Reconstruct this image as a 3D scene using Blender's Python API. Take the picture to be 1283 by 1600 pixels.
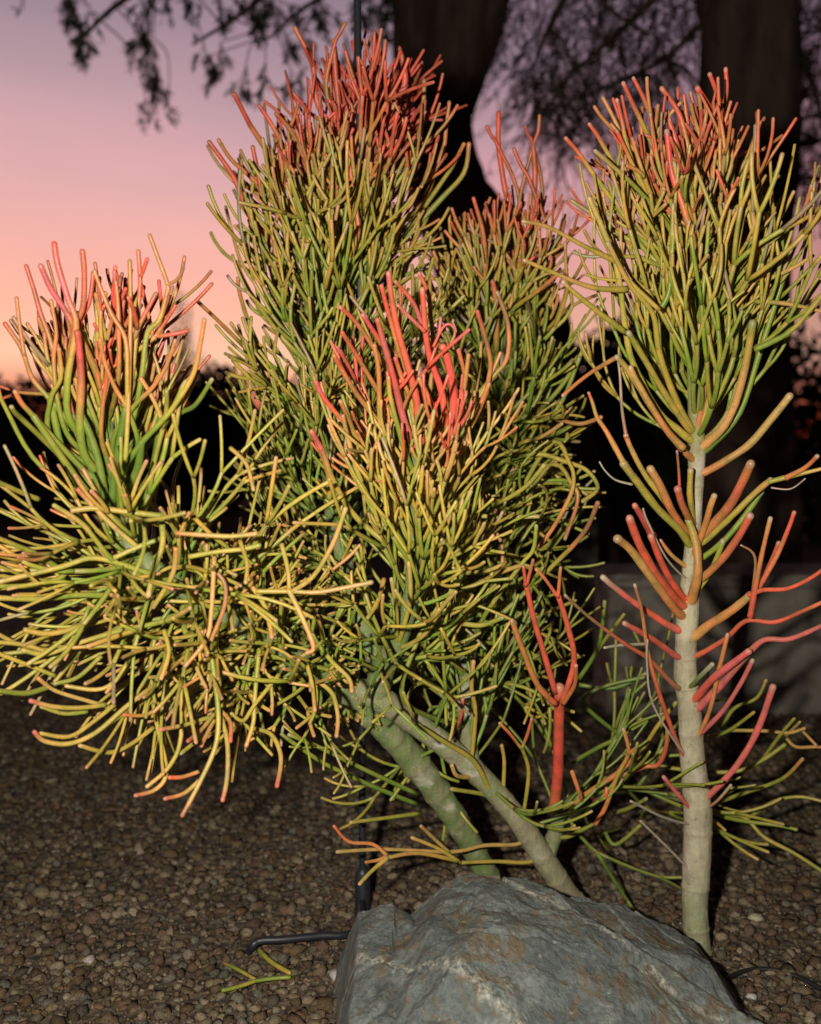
import bpy, bmesh, math, random
import numpy as np
from mathutils import Vector, Matrix, noise

# ------------------------------------------------------------------ scene, camera, sky, light
scene = bpy.context.scene
for o in list(bpy.data.objects):
    bpy.data.objects.remove(o, do_unlink=True)
COL = scene.collection
R = math.radians
CAM_H, PITCH, FPX, CX, CY = 0.70, R(4.4), 1557.0, 641.5, 800.0

cam_data = bpy.data.cameras.new('camera')
cam = bpy.data.objects.new('camera', cam_data)
COL.objects.link(cam)
cam.location = (0, 0, CAM_H)
cam.rotation_euler = (R(90) - PITCH, 0, 0)
cam_data.sensor_fit = 'VERTICAL'
cam_data.sensor_height = 36.0
cam_data.lens = 36.0 * FPX / 1600.0
cam_data.clip_start = 0.02
cam_data.clip_end = 2000
cam_data.dof.use_dof = True
cam_data.dof.focus_distance = 1.20
cam_data.dof.aperture_fstop = 3.4
scene.camera = cam

world = bpy.data.worlds.new('World')
scene.world = world
world.use_nodes = True
wn, wl = world.node_tree.nodes, world.node_tree.links
wn.clear()


def srgb(h):
    h = h.lstrip('#')
    c = [int(h[i:i + 2], 16) / 255 for i in (0, 2, 4)]
    return tuple((x / 12.92 if x < 0.04045 else ((x + 0.055) / 1.055) ** 2.4) for x in c)


def wnode(t, **kw):
    n = wn.new(t)
    for k, v in kw.items():
        setattr(n, k, v)
    return n


# twilight after sunset: warm band low in the west (left of the view), mauve above, dark towards the zenith
tc = wnode('ShaderNodeTexCoord')
sep = wnode('ShaderNodeSeparateXYZ')
wl.new(tc.outputs['Generated'], sep.inputs[0])
ramp = wnode('ShaderNodeValToRGB')
wl.new(sep.outputs['Z'], ramp.inputs[0])
stops = [(0.0, '#a8392a'), (0.022, '#cf5a40'), (0.05, '#fba684'), (0.075, '#ffcdaa'), (0.105, '#ffc2a4'),
         (0.150, '#feb9a6'), (0.200, '#f2b6ae'), (0.235, '#e4b0b0'), (0.290, '#cba5ab'), (0.340, '#b297a0'),
         (0.390, '#9d8893'), (0.50, '#4a434c'), (0.70, '#161519'), (1.0, '#08080b')]
el = ramp.color_ramp.elements
el[0].position, el[1].position = stops[0][0], stops[-1][0]
el[0].color, el[1].color = (*srgb(stops[0][1]), 1), (*srgb(stops[-1][1]), 1)
for p, h in stops[1:-1]:
    e = el.new(p)
    e.color = (*srgb(h), 1)
ramp.color_ramp.interpolation = 'LINEAR'
AZ = R(-24)
dotn = wnode('ShaderNodeVectorMath', operation='DOT_PRODUCT')
wl.new(tc.outputs['Generated'], dotn.inputs[0])
dotn.inputs[1].default_value = (math.sin(AZ), math.cos(AZ), 0)
mr = wnode('ShaderNodeMapRange')
wl.new(dotn.outputs['Value'], mr.inputs['Value'])
mr.inputs['From Min'].default_value = -0.6
mr.inputs['From Max'].default_value = 0.96
mr.inputs['To Min'].default_value = 0.0
mr.inputs['To Max'].default_value = 1.0
az_ramp = wnode('ShaderNodeValToRGB')
wl.new(mr.outputs[0], az_ramp.inputs[0])
ae = az_ramp.color_ramp.elements
ae[0].position, ae[0].color = 0.0, (0.02, 0.02, 0.03, 1)
ae[1].position, ae[1].color = 1.0, (1, 1, 1, 1)
e = ae.new(0.72); e.color = (0.22, 0.19, 0.25, 1)
e = ae.new(0.90); e.color = (0.79, 0.77, 0.85, 1)
mul = wnode('ShaderNodeMix', data_type='RGBA', blend_type='MULTIPLY')
mul.inputs[0].default_value = 1.0
wl.new(ramp.outputs[0], mul.inputs[6])
wl.new(az_ramp.outputs[0], mul.inputs[7])
# physical sky of the same low sun, very weak, under the twilight colours
sky = wnode('ShaderNodeTexSky', sky_type='NISHITA')
sky.sun_disc = False
sky.sun_elevation = R(0.0)
sky.sun_rotation = AZ
skyb = wnode('ShaderNodeBackground')
skyb.inputs['Strength'].default_value = 0.003
wl.new(sky.outputs[0], skyb.inputs['Color'])
cmap = wnode('ShaderNodeMapping')
cmap.inputs['Scale'].default_value = (2.2, 2.2, 13.0)
cmap.inputs['Rotation'].default_value = (0.0, R(9), 0.0)
wl.new(tc.outputs['Generated'], cmap.inputs[0])
cno = wnode('ShaderNodeTexNoise')
cno.inputs['Scale'].default_value = 1.6
cno.inputs['Detail'].default_value = 5
wl.new(cmap.outputs[0], cno.inputs['Vector'])
crp = wnode('ShaderNodeValToRGB')
wl.new(cno.outputs[0], crp.inputs[0])
crp.color_ramp.elements[0].position, crp.color_ramp.elements[0].color = 0.35, (0.95, 0.955, 0.965, 1)
crp.color_ramp.elements[1].position, crp.color_ramp.elements[1].color = 0.68, (1.05, 1.0, 1.0, 1)
cmul = wnode('ShaderNodeMix', data_type='RGBA', blend_type='MULTIPLY')
cmul.inputs[0].default_value = 1.0
wl.new(mul.outputs[2], cmul.inputs[6])
wl.new(crp.outputs[0], cmul.inputs[7])
bg = wnode('ShaderNodeBackground')
bg.inputs['Strength'].default_value = 1.0
wl.new(cmul.outputs[2], bg.inputs['Color'])
addb = wnode('ShaderNodeAddShader')
wl.new(bg.outputs[0], addb.inputs[0])
wl.new(skyb.outputs[0], addb.inputs[1])
wout = wnode('ShaderNodeOutputWorld')
wl.new(addb.outputs[0], wout.inputs['Surface'])

# the sun has set: the one lamp is the photographer's flash, a small window held left of the lens
fl = bpy.data.lights.new('flash', 'AREA')
fl.shape = 'RECTANGLE'
fl.size, fl.size_y = 0.035, 0.022
fl.energy = 23.5
fl.color = (1.0, 0.94, 0.83)
flash = bpy.data.objects.new('flash', fl)
COL.objects.link(flash)
flash.location = (-0.15, -0.01, CAM_H + 0.05)
flash.rotation_euler = (R(90) - R(3), 0, R(-3))

scene.view_settings.view_transform = 'Standard'
scene.view_settings.look = 'None'
scene.view_settings.exposure = 0.0
scene.view_settings.gamma = 1.0
scene.view_settings.use_curve_mapping = False
scene.cycles.use_denoising = True
scene.cycles.max_bounces = 4
scene.cycles.diffuse_bounces = 2
scene.cycles.sample_clamp_indirect = 6


# ------------------------------------------------------------------ helpers
def P(x, y, d):
    """point of the place at lateral/vertical angle of (x, y) and true distance d in front of the camera (world Y)"""
    u, v = (x - CX) / FPX, (CY - y) / FPX
    fy, fz = math.cos(PITCH) + v * math.sin(PITCH), -math.sin(PITCH) + v * math.cos(PITCH)
    s = d / fy
    return Vector((u * s, d, CAM_H + fz * s))


def G(x, y, z=0.0):
    u, v = (x - CX) / FPX, (CY - y) / FPX
    fy, fz = math.cos(PITCH) + v * math.sin(PITCH), -math.sin(PITCH) + v * math.cos(PITCH)
    s = (z - CAM_H) / fz
    return Vector((u * s, fy * s, z))


def tag(o, label=None, cat=None, group=None, kind=None):
    if label: o['label'] = label
    if cat: o['category'] = cat
    if group: o['group'] = group
    if kind: o['kind'] = kind
    return o


def empty(name, loc=(0, 0, 0)):
    o = bpy.data.objects.new(name, None)
    o.empty_display_size = 0.05
    COL.objects.link(o)
    o.location = loc
    return o


class MB:
    def __init__(s):
        s.v, s.f, s.c = [], [], []

    def build(s, name, mat, parent=None, smooth=True):
        me = bpy.data.meshes.new(name)
        me.from_pydata(s.v, [], s.f)
        if s.c:
            a = me.color_attributes.new('tint', 'FLOAT_COLOR', 'POINT')
            a.data.foreach_set('color', np.asarray(s.c, dtype=np.float32).ravel())
        if smooth:
            me.polygons.foreach_set('use_smooth', [True] * len(me.polygons))
        me.materials.append(mat)
        o = bpy.data.objects.new(name, me)
        COL.objects.link(o)
        if parent is not None:
            o.parent = parent
            o.matrix_parent_inverse = parent_inv(parent)
        return o


def parent_inv(p):
    m = Matrix.Translation(p.location)
    q = p.parent
    while q is not None:
        m = Matrix.Translation(q.location) @ m
        q = q.parent
        break
    return m.inverted() if p.type == 'EMPTY' else Matrix()


def catmull(pts, n):
    out = []
    m = len(pts)
    for i in range(m - 1):
        p0, p1, p2, p3 = pts[max(i - 1, 0)], pts[i], pts[i + 1], pts[min(i + 2, m - 1)]
        for k in range(n):
            t = k / n
            out.append(0.5 * ((2 * p1) + (p2 - p0) * t + (2 * p0 - 5 * p1 + 4 * p2 - p3) * t * t
                              + (3 * p1 - p0 - 3 * p2 + p3) * t ** 3))
    out.append(pts[-1].copy())
    return out


def tube(mb, pts, radii, cols=None, sides=7, tip=True, blush=0.0, lump=0.0, seed=0.0, tipcol=None, tipw=0.0):
    """tapered tube with a rounded tip; cols are pigment colours along its length"""
    n = len(pts)
    base = len(mb.v)
    t = (pts[1] - pts[0]).normalized()
    ref = Vector((0, 0, 1)) if abs(t.z) < 0.9 else Vector((1, 0, 0))
    a = t.cross(ref).normalized()
    rings = []
    for i in range(n):
        t = (pts[min(i + 1, n - 1)] - pts[max(i - 1, 0)])
        if t.length < 1e-9:
            t = Vector((0, 0, 1))
        t.normalize()
        a = (a - t * a.dot(t))
        if a.length < 1e-6:
            a = t.orthogonal()
        a.normalize()
        b = t.cross(a)
        rings.append((pts[i], radii[i], a.copy(), b, i))
    if tip:
        p, r, a, b, i = rings[-1]
        t = (pts[-1] - pts[-2]).normalized()
        rings.append((p + t * r * 0.55, r * 0.80, a, b, n - 1))
        rings.append((p + t * r * 0.88, r * 0.38, a, b, n - 1))
    for ri, (p, r, a, b, i) in enumerate(rings):
        for k in range(sides):
            an = 2 * math.pi * k / sides
            nv = a * math.cos(an) + b * math.sin(an)
            rr = r
            if lump:
                rr = r * (1 + lump * noise.noise((p + nv * r) * 55 + Vector((seed, 0, 0))))
            mb.v.append(tuple(p + nv * rr))
            if cols is not None:
                c = cols[i]
                if tipcol is not None and ri >= n - 1:
                    c = tuple(c[j] * (1 - tipw) + tipcol[j] * tipw for j in range(3))
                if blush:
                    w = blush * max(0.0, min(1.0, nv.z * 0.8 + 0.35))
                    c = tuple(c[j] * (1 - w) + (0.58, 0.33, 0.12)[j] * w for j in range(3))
                mb.c.append((c[0], c[1], c[2], 1.0))
    m = len(rings)
    for i in range(m - 1):
        for k in range(sides):
            k2 = (k + 1) % sides
            mb.f.append((base + i * sides + k, base + i * sides + k2,
                         base + (i + 1) * sides + k2, base + (i + 1) * sides + k))
    mb.f.append(tuple(base + (m - 1) * sides + k for k in range(sides)))
    mb.f.append(tuple(base + k for k in reversed(range(sides))))


# ------------------------------------------------------------------ materials
def mat_new(name):
    m = bpy.data.materials.new(name)
    m.use_nodes = True
    nt = m.node_tree
    return m, nt.nodes, nt.links, nt.nodes['Principled BSDF']


def nmix(N, L, fac, a, b, blend='MIX'):
    n = N.new('ShaderNodeMix')
    n.data_type = 'RGBA'
    n.blend_type = blend
    for sock, v in ((0, fac), (6, a), (7, b)):
        if hasattr(v, 'is_linked'):
            L.new(v, n.inputs[sock])
        elif isinstance(v, (int, float)):
            n.inputs[sock].default_value = v
        else:
            n.inputs[sock].default_value = (*v[:3], 1)
    return n.outputs[2]


def nnoise(N, L, vec, scale, detail=4, rough=0.6, dist=0.0):
    n = N.new('ShaderNodeTexNoise')
    n.inputs['Scale'].default_value = scale
    n.inputs['Detail'].default_value = detail
    n.inputs['Roughness'].default_value = rough
    n.inputs['Distortion'].default_value = dist
    L.new(vec, n.inputs['Vector'])
    return n.outputs[0]


def nramp(N, L, fac, *stops):
    n = N.new('ShaderNodeValToRGB')
    L.new(fac, n.inputs[0])
    e = n.color_ramp.elements
    e[0].position, e[0].color = stops[0][0], (*stops[0][1], 1)
    e[1].position, e[1].color = stops[-1][0], (*stops[-1][1], 1)
    for p, c in stops[1:-1]:
        q = e.new(p)
        q.color = (*c, 1)
    return n.outputs[0]


def nbump(N, L, bs, h, strength, dist):
    b = N.new('ShaderNodeBump')
    b.inputs['Strength'].default_value = strength
    b.inputs['Distance'].default_value = dist
    L.new(h, b.inputs['Height'])
    L.new(b.outputs[0], bs.inputs['Normal'])


def gcoord(N):
    g = N.new('ShaderNodeNewGeometry')
    return g.outputs['Position']


def make_stick_mat():
    m, N, L, B = mat_new('waxy_stick')
    at = N.new('ShaderNodeAttribute')
    at.attribute_name = 'tint'
    pos = gcoord(N)
    n1 = nnoise(N, L, pos, 55, 3)
    n2 = nnoise(N, L, pos, 420, 2)
    v = nramp(N, L, n1, (0.3, (0.66, 0.82, 0.66)), (0.7, (1.26, 1.08, 1.1)))
    c = nmix(N, L, 1.0, at.outputs['Color'], v, 'MULTIPLY')
    v2 = nramp(N, L, n2, (0.3, (0.86, 0.86, 0.86)), (0.68, (1.06, 1.05, 1.04)))
    c = nmix(N, L, 1.0, c, v2, 'MULTIPLY')
    sp = nramp(N, L, nnoise(N, L, pos, 190, 2, 0.5), (0.66, (0, 0, 0)), (0.71, (0.55, 0.55, 0.55)))
    c = nmix(N, L, sp, c, (0.20, 0.12, 0.06))
    L.new(c, B.inputs['Base Color'])
    B.inputs['Roughness'].default_value = 0.42
    B.inputs['Specular IOR Level'].default_value = 0.45
    nbump(N, L, B, n2, 0.25, 0.001)
    return m


def make_bark_mat():
    m, N, L, B = mat_new('green_grey_trunk')
    at = N.new('ShaderNodeAttribute')
    at.attribute_name = 'tint'
    pos = gcoord(N)
    n1 = nnoise(N, L, pos, 38, 5, 0.65)
    n2 = nnoise(N, L, pos, 260, 4, 0.7)
    mp = N.new('ShaderNodeMapping')
    mp.inputs['Scale'].default_value = (170, 170, 28)
    L.new(pos, mp.inputs[0])
    n3 = nnoise(N, L, mp.outputs[0], 1.0, 4, 0.6)
    c = nmix(N, L, nramp(N, L, n1, (0.42, (0, 0, 0)), (0.60, (0.55, 0.55, 0.55))), at.outputs['Color'], (0.26, 0.215, 0.145))
    v = nramp(N, L, n3, (0.3, (0.75, 0.75, 0.75)), (0.7, (1.12, 1.12, 1.12)))
    c = nmix(N, L, 0.8, c, v, 'MULTIPLY')
    sp = nramp(N, L, n2, (0.60, (0, 0, 0)), (0.70, (0.8, 0.8, 0.8)))
    c = nmix(N, L, sp, c, (0.50, 0.44, 0.36))
    n6 = nnoise(N, L, pos, 95, 4, 0.65, 0.6)
    c = nmix(N, L, nramp(N, L, n6, (0.60, (0, 0, 0)), (0.68, (0.65, 0.65, 0.65))), c, (0.17, 0.13, 0.085))
    n7 = nnoise(N, L, pos, 21, 4, 0.6)
    c = nmix(N, L, nramp(N, L, n7, (0.56, (0, 0, 0)), (0.66, (0.6, 0.6, 0.6))), c, (0.55, 0.49, 0.42))
    L.new(c, B.inputs['Base Color'])
    B.inputs['Roughness'].default_value = 0.7
    B.inputs['Specular IOR Level'].default_value = 0.25
    mx = N.new('ShaderNodeMath'); mx.operation = 'ADD'
    L.new(n3, mx.inputs[0]); L.new(n2, mx.inputs[1])
    nbump(N, L, B, mx.outputs[0], 0.5, 0.0025)
    return m


def make_rock_mat():
    m, N, L, B = mat_new('grey_green_rock')
    pos = gcoord(N)
    n1 = nnoise(N, L, pos, 15, 9, 0.75, 0.3)
    n2 = nnoise(N, L, pos, 22, 8, 0.7, 0.8)
    n3 = nnoise(N, L, pos, 140, 6, 0.75)
    c = nramp(N, L, n1, (0.30, (0.075, 0.088, 0.086)), (0.5, (0.150, 0.172, 0.165)), (0.68, (0.26, 0.285, 0.265)))
    st = nramp(N, L, n2, (0.53, (0, 0, 0)), (0.60, (0.8, 0.8, 0.8)))
    c = nmix(N, L, st, c, (0.175, 0.130, 0.080))
    n5 = nnoise(N, L, pos, 31, 6, 0.7, 0.5)
    st2 = nramp(N, L, n5, (0.56, (0, 0, 0)), (0.72, (0.8, 0.8, 0.8)))
    c = nmix(N, L, st2, c, (0.22, 0.115, 0.05))
    # pale quartz veins, tilted planes through the stone
    mp = N.new('ShaderNodeMapping')
    mp.inputs['Rotation'].default_value = (R(25), R(20), R(38))
    L.new(pos, mp.inputs[0])
    w = N.new('ShaderNodeTexWave')
    w.wave_type = 'BANDS'
    w.bands_direction = 'Y'
    w.inputs['Scale'].default_value = 1.7
    w.inputs['Distortion'].default_value = 3.2
    w.inputs['Detail'].default_value = 5
    w.inputs['Detail Scale'].default_value = 2.0
    L.new(mp.outputs[0], w.inputs['Vector'])
    vein = nramp(N, L, w.outputs[1], (0.986, (0, 0, 0)), (0.999, (0.7, 0.7, 0.7)))
    vm = nmix(N, L, 1.0, vein, nramp(N, L, n3, (0.42, (0.0, 0.0, 0.0)), (0.6, (1, 1, 1))), 'MULTIPLY')
    c = nmix(N, L, vm, c, (0.50, 0.49, 0.42))
    fk = nramp(N, L, nnoise(N, L, pos, 90, 3, 0.6), (0.66, (0, 0, 0)), (0.72, (0.6, 0.6, 0.6)))
    c = nmix(N, L, fk, c, (0.42, 0.43, 0.39))
    v = nramp(N, L, n3, (0.3, (0.55, 0.55, 0.55)), (0.7, (1.35, 1.35, 1.33)))
    c = nmix(N, L, 1.0, c, v, 'MULTIPLY')
    L.new(c, B.inputs['Base Color'])
    B.inputs['Roughness'].default_value = 0.72
    B.inputs['Specular IOR Level'].default_value = 0.3
    mx = N.new('ShaderNodeMath'); mx.operation = 'ADD'
    L.new(n3, mx.inputs[0]); L.new(n2, mx.inputs[1])
    nbump(N, L, B, mx.outputs[0], 0.7, 0.006)
    return m


def make_ground_mat():
    m, N, L, B = mat_new('brown_gravel_ground')
    pos = gcoord(N)
    n1 = nnoise(N, L, pos, 3, 5)
    vo = N.new('ShaderNodeTexVoronoi')
    vo.inputs['Scale'].default_value = 60
    L.new(pos, vo.inputs['Vector'])
    c = nramp(N, L, vo.outputs['Color'], (0.1, (0.075, 0.055, 0.036)), (0.6, (0.12, 0.088, 0.058)), (0.95, (0.17, 0.13, 0.09)))
    v = nramp(N, L, n1, (0.3, (0.75, 0.72, 0.7)), (0.7, (1.1, 1.1, 1.08)))
    c = nmix(N, L, 1.0, c, v, 'MULTIPLY')
    L.new(c, B.inputs['Base Color'])
    B.inputs['Roughness'].default_value = 0.95
    nbump(N, L, B, vo.outputs['Distance'], 0.8, 0.01)
    return m


def make_tint_mat(name, rough, scale=220, amount=0.3, spec=0.3):
    m, N, L, B = mat_new(name)
    at = N.new('ShaderNodeAttribute')
    at.attribute_name = 'tint'
    pos = gcoord(N)
    n1 = nnoise(N, L, pos, scale, 4)
    v = nramp(N, L, n1, (0.3, (1 - amount,) * 3), (0.7, (1 + amount,) * 3))
    c = nmix(N, L, 1.0, at.outputs['Color'], v, 'MULTIPLY')
    L.new(c, B.inputs['Base Color'])
    B.inputs['Roughness'].default_value = rough
    B.inputs['Specular IOR Level'].default_value = spec
    return m


def make_plain(name, col, rough, scale=40, amount=0.3, bump=0.3, bdist=0.003, spec=0.3, stretch=(1, 1, 1)):
    m, N, L, B = mat_new(name)
    pos = gcoord(N)
    mp = N.new('ShaderNodeMapping')
    mp.inputs['Scale'].default_value = stretch
    L.new(pos, mp.inputs[0])
    n1 = nnoise(N, L, mp.outputs[0], scale, 6, 0.65)
    c = nramp(N, L, n1, (0.3, tuple(x * (1 - amount) for x in col)), (0.7, tuple(x * (1 + amount) for x in col)))
    L.new(c, B.inputs['Base Color'])
    B.inputs['Roughness'].default_value = rough
    B.inputs['Specular IOR Level'].default_value = spec
    nbump(N, L, B, n1, bump, bdist)
    return m


M_STICK = make_stick_mat()
M_TRUNK = make_bark_mat()
M_ROCK = make_rock_mat()
M_GROUND = make_ground_mat()
M_GRAVEL = make_tint_mat('gravel_stone', 1.0, 420, 0.5, 0.06)
M_LEAF = make_tint_mat('dull_leaf', 0.7, 60, 0.35, 0.2)
M_BARK = make_plain('dark_rough_bark', (0.13, 0.088, 0.066), 0.95, 14, 0.5, 1.0, 0.03, 0.1, (1, 1, 0.22))
M_METAL = make_plain('black_painted_metal', (0.018, 0.019, 0.024), 0.45, 180, 0.35, 0.2, 0.001, 0.5)
M_WALL = make_plain('grey_stucco', (0.22, 0.195, 0.160), 0.92, 26, 0.22, 0.6, 0.004, 0.2)
M_STRIP = make_plain('plain_black', (0.015, 0.014, 0.014), 0.6, 90, 0.3, 0.1, 0.001, 0.4)
M_DRY = make_plain('dry_leaf', (0.36, 0.20, 0.10), 0.8, 150, 0.3, 0.4, 0.001, 0.2)

# ------------------------------------------------------------------ ground and gravel
gm = MB()
gm.v = [(-400, -60, 0), (400, -60, 0), (400, 900, 0), (-400, 900, 0)]
gm.f = [(0, 1, 2, 3)]
tag(gm.build('ground', M_GROUND, None, False), kind='structure')

rng = np.random.default_rng(11)
phi = (1 + 5 ** 0.5) / 2
ICO_V = np.array([(-1, phi, 0), (1, phi, 0), (-1, -phi, 0), (1, -phi, 0), (0, -1, phi), (0, 1, phi), (0, -1, -phi),
                  (0, 1, -phi), (phi, 0, -1), (phi, 0, 1), (-phi, 0, -1), (-phi, 0, 1)]) / math.sqrt(1 + phi * phi)
ICO_F = np.array([(0, 11, 5), (0, 5, 1), (0, 1, 7), (0, 7, 10), (0, 10, 11), (1, 5, 9), (5, 11, 4), (11, 10, 2),
                  (10, 7, 6), (7, 1, 8), (3, 9, 4), (3, 4, 2), (3, 2, 6), (3, 6, 8), (3, 8, 9), (4, 9, 5), (2, 4, 11),
                  (6, 2, 10), (8, 6, 7), (9, 8, 1)])


def stones_mesh(name, cx, cy, rad, colors, parent=None, mat=None, sink=0.35, seed=1):
    g = np.random.default_rng(seed)
    n = len(cx)
    v = ICO_V[None] * (1 + g.uniform(-0.42, 0.30, (n, 12, 1)))
    v = v * (rad[:, None, None] * np.stack([g.uniform(.8, 1.3, n), g.uniform(.75, 1.2, n), g.uniform(.5, .85, n)], 1)[:, None])
    an = g.uniform(0, 6.283, n)
    ti = g.uniform(-.5, .5, n)
    ca, sa, ct, st = np.cos(an)[:, None], np.sin(an)[:, None], np.cos(ti)[:, None], np.sin(ti)[:, None]
    y, z = v[:, :, 1] * ct - v[:, :, 2] * st, v[:, :, 1] * st + v[:, :, 2] * ct
    x = v[:, :, 0]
    v = np.stack([x * ca - y * sa + cx[:, None], x * sa + y * ca + cy[:, None], z + (rad * sink)[:, None]], 2)
    f = (ICO_F[None] + (np.arange(n) * 12)[:, None, None]).reshape(-1, 3)
    me = bpy.data.meshes.new(name)
    V, F = v.reshape(-1, 3), f
    me.vertices.add(len(V)); me.vertices.foreach_set('co', V.astype(np.float32).ravel())
    me.loops.add(len(F) * 3); me.loops.foreach_set('vertex_index', F.astype(np.int32).ravel())
    me.polygons.add(len(F)); me.polygons.foreach_set('loop_start', (np.arange(len(F)) * 3).astype(np.int32))
    me.update(calc_edges=True)
    a = me.color_attributes.new('tint', 'FLOAT_COLOR', 'POINT')
    c4 = np.concatenate([np.repeat(colors, 12, 0), np.ones((n * 12, 1))], 1)
    a.data.foreach_set('color', c4.astype(np.float32).ravel())
    me.materials.append(mat or M_GRAVEL)
    o = bpy.data.objects.new(name, me)
    COL.objects.link(o)
    return o


PAL = np.array([(0.22, 0.175, 0.125), (0.17, 0.125, 0.085), (0.27, 0.225, 0.17), (0.20, 0.14, 0.11), (0.15, 0.13, 0.11),
                (0.30, 0.25, 0.19), (0.21, 0.145, 0.10), (0.13, 0.10, 0.07), (0.36, 0.31, 0.25), (0.19, 0.185, 0.165)])
NS = 52000
yy = 0.85 + (rng.uniform(0, 1, NS) ** 1.25) * 2.75
xx = rng.uniform(-1, 1, NS) * (0.47 * yy + 0.14)
rad = 0.0020 + 0.0078 * rng.uniform(0, 1, NS) ** 2.8 + 0.0012 * (yy - 0.9)
big = rng.uniform(0, 1, NS) < 0.010
rad = np.where(big, rng.uniform(0.009, 0.0145, NS), rad)
cols = PAL[rng.integers(0, len(PAL), NS)] * rng.uniform(0.42, 0.75, (NS, 1)) * np.array([1.0, 0.93, 0.80])
tag(stones_mesh('gravel', xx, yy, rad, cols, seed=3), 'coarse brown and tan gravel covering the ground', 'gravel', kind='stuff')

# a few loose stones that stand out from the gravel
for x, y, r, c, lab in [(1180, 1440, 0.0135, (0.40, 0.36, 0.25), 'pale buff stone on gravel beside the straight trunk'),
                        (1176, 1562, 0.009, (0.42, 0.40, 0.36), 'small whitish pebble right of the big rock'),
                        (526, 1532, 0.0135, (0.42, 0.38, 0.35), 'whitish stone on gravel touching left side of the big rock'),
                        (140, 1508, 0.012, (0.38, 0.33, 0.29), 'pinkish white pebble in gravel far left of the rock')]:
    g = G(x, y, 0)
    so = stones_mesh('stone', np.zeros(1), np.zeros(1), np.array([r]), np.array([c]), sink=0.45, seed=int(x))
    so.location = g
    tag(so, lab, 'stone')


# ------------------------------------------------------------------ the big rock
def build_rock():
    """three broken blocks grown together, each bounded by flat planes, then chipped"""
    YR = 1.205

    def base(x, Y):
        f = YR - Y                                   # distance from the crest towards the viewer
        a = min(0.142 + (x - 0.04) * 1.05 + f * 0.12, 0.158 + (x - 0.095) * 0.29 - f * 0.04, 0.158 - (x - 0.095) * 0.125 - f * 0.10,
                0.151 - (x - 0.151) * 0.62 + f * 0.30, 0.166 - (f - 0.085) * 0.55 - (x - 0.10) * 0.25,
                0.150 - (f - 0.17) * 1.5 + (x - 0.10) * 0.35, 0.152 - (f - 0.05) * 0.42 + (x - 0.02) * 0.9)
        b = min(0.1185 - (x - 0.207) * 0.31 + f * 0.13, 0.0800 - (x - 0.335) * 0.66 + f * 0.16, 0.062 - (x - 0.360) * 1.35 + f * 0.05,
                0.122 - (f - 0.10) * 0.5 - (x - 0.20) * 0.22, 0.112 - (f - 0.20) * 1.3 + (x - 0.28) * 0.5, 0.13 + (x - 0.10) * 0.9)
        c = min(0.0875 + (x + 0.071 - 0.10 * max(f, 0)) * 3.2 + f * 0.10, 0.1085 + (x + 0.0155) * 0.16 - f * 0.05, 0.108 - (x + 0.0155) * 0.42 + f * 0.20,
                0.116 - (f - 0.07) * 0.42 + (x + 0.03) * 0.5, 0.104 - (f - 0.17) * 1.5 - (x + 0.03) * 0.6)
        z = max(a, b, c)
        z = min(z, 0.16 + f * 4.0 + 0.03 * math.sin(x * 31), 0.17 - (f - 0.33) * 3.0, 0.09 + (x + 0.084 - 0.13 * max(f, 0)) * 6)
        return max(z, -0.05)

    nu, nv = 250, 200
    x0, x1, Y0, Y1 = -0.105, 0.425, 1.275, 0.80
    mb = MB()

    def tri(X, Y, sc, sd, q):
        wx = X / sc + 0.25 * noise.noise(q * 7 + Vector((sd, 0, 0))) + sd
        wy = Y / sc + 0.25 * noise.noise(q * 7 + Vector((0, sd, 5))) + 0.35 * wx
        iu, iv = math.floor(wx), math.floor(wy)
        fu, fv = wx - iu, wy - iv
        hh = lambda m, k: (math.sin(m * 127.1 + k * 311.7 + sd) * 43758.5453) % 1.0 - 0.5
        if fu > fv:
            return hh(iu, iv) * (1 - fu) + hh(iu + 1, iv) * (fu - fv) + hh(iu + 1, iv + 1) * fv
        return hh(iu, iv) * (1 - fv) + hh(iu, iv + 1) * (fv - fu) + hh(iu + 1, iv + 1) * fu

    for j in range(nv + 1):
        Y = Y0 + (Y1 - Y0) * j / nv
        for i in range(nu + 1):
            X = x0 + (x1 - x0) * i / nu
            q = Vector((X, Y, 0.0))
            wob = Vector((noise.noise(q * 14), noise.noise(q * 14 + Vector((9, 0, 0))), 0)) * 0.007
            z = base(X + wob.x, Y + wob.y)
            if z > -0.045:
                z += 0.013 * tri(X, Y, 0.050, 7.7, q) + 0.006 * tri(X, Y, 0.021, 3.1, q)
                z += 0.0016 * noise.fractal(q * 70, 0.7, 2.0, 5)
                cr = abs(noise.noise(q * 11 + Vector((2.2, 4.1, 0))))
                z -= 0.006 * max(0.0, 1 - cr / 0.035)
            mb.v.append((X, Y, z))
    W = nu + 1
    for j in range(nv):
        for i in range(nu):
            mb.f.append((j * W + i, (j + 1) * W + i, (j + 1) * W + i + 1, j * W + i + 1))
    b = len(mb.v)
    ring = [i for i in range(W)] + [j * W + nu for j in range(1, nv + 1)] + [nv * W + i for i in range(nu - 1, -1, -1)] + \
           [j * W for j in range(nv - 1, 0, -1)]
    for r in ring:
        v = mb.v[r]
        mb.v.append((v[0], v[1], -0.06))
    n = len(ring)
    for k in range(n):
        mb.f.append((ring[k], ring[(k + 1) % n], b + (k + 1) % n, b + k))
    mb.f.append(tuple(b + k for k in reversed(range(n))))
    o = mb.build('rock', M_ROCK, None, False)
    tag(o, 'large grey-green rock with rusty stains and pale veins in front of the trunks', 'rock')


build_rock()

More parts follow.
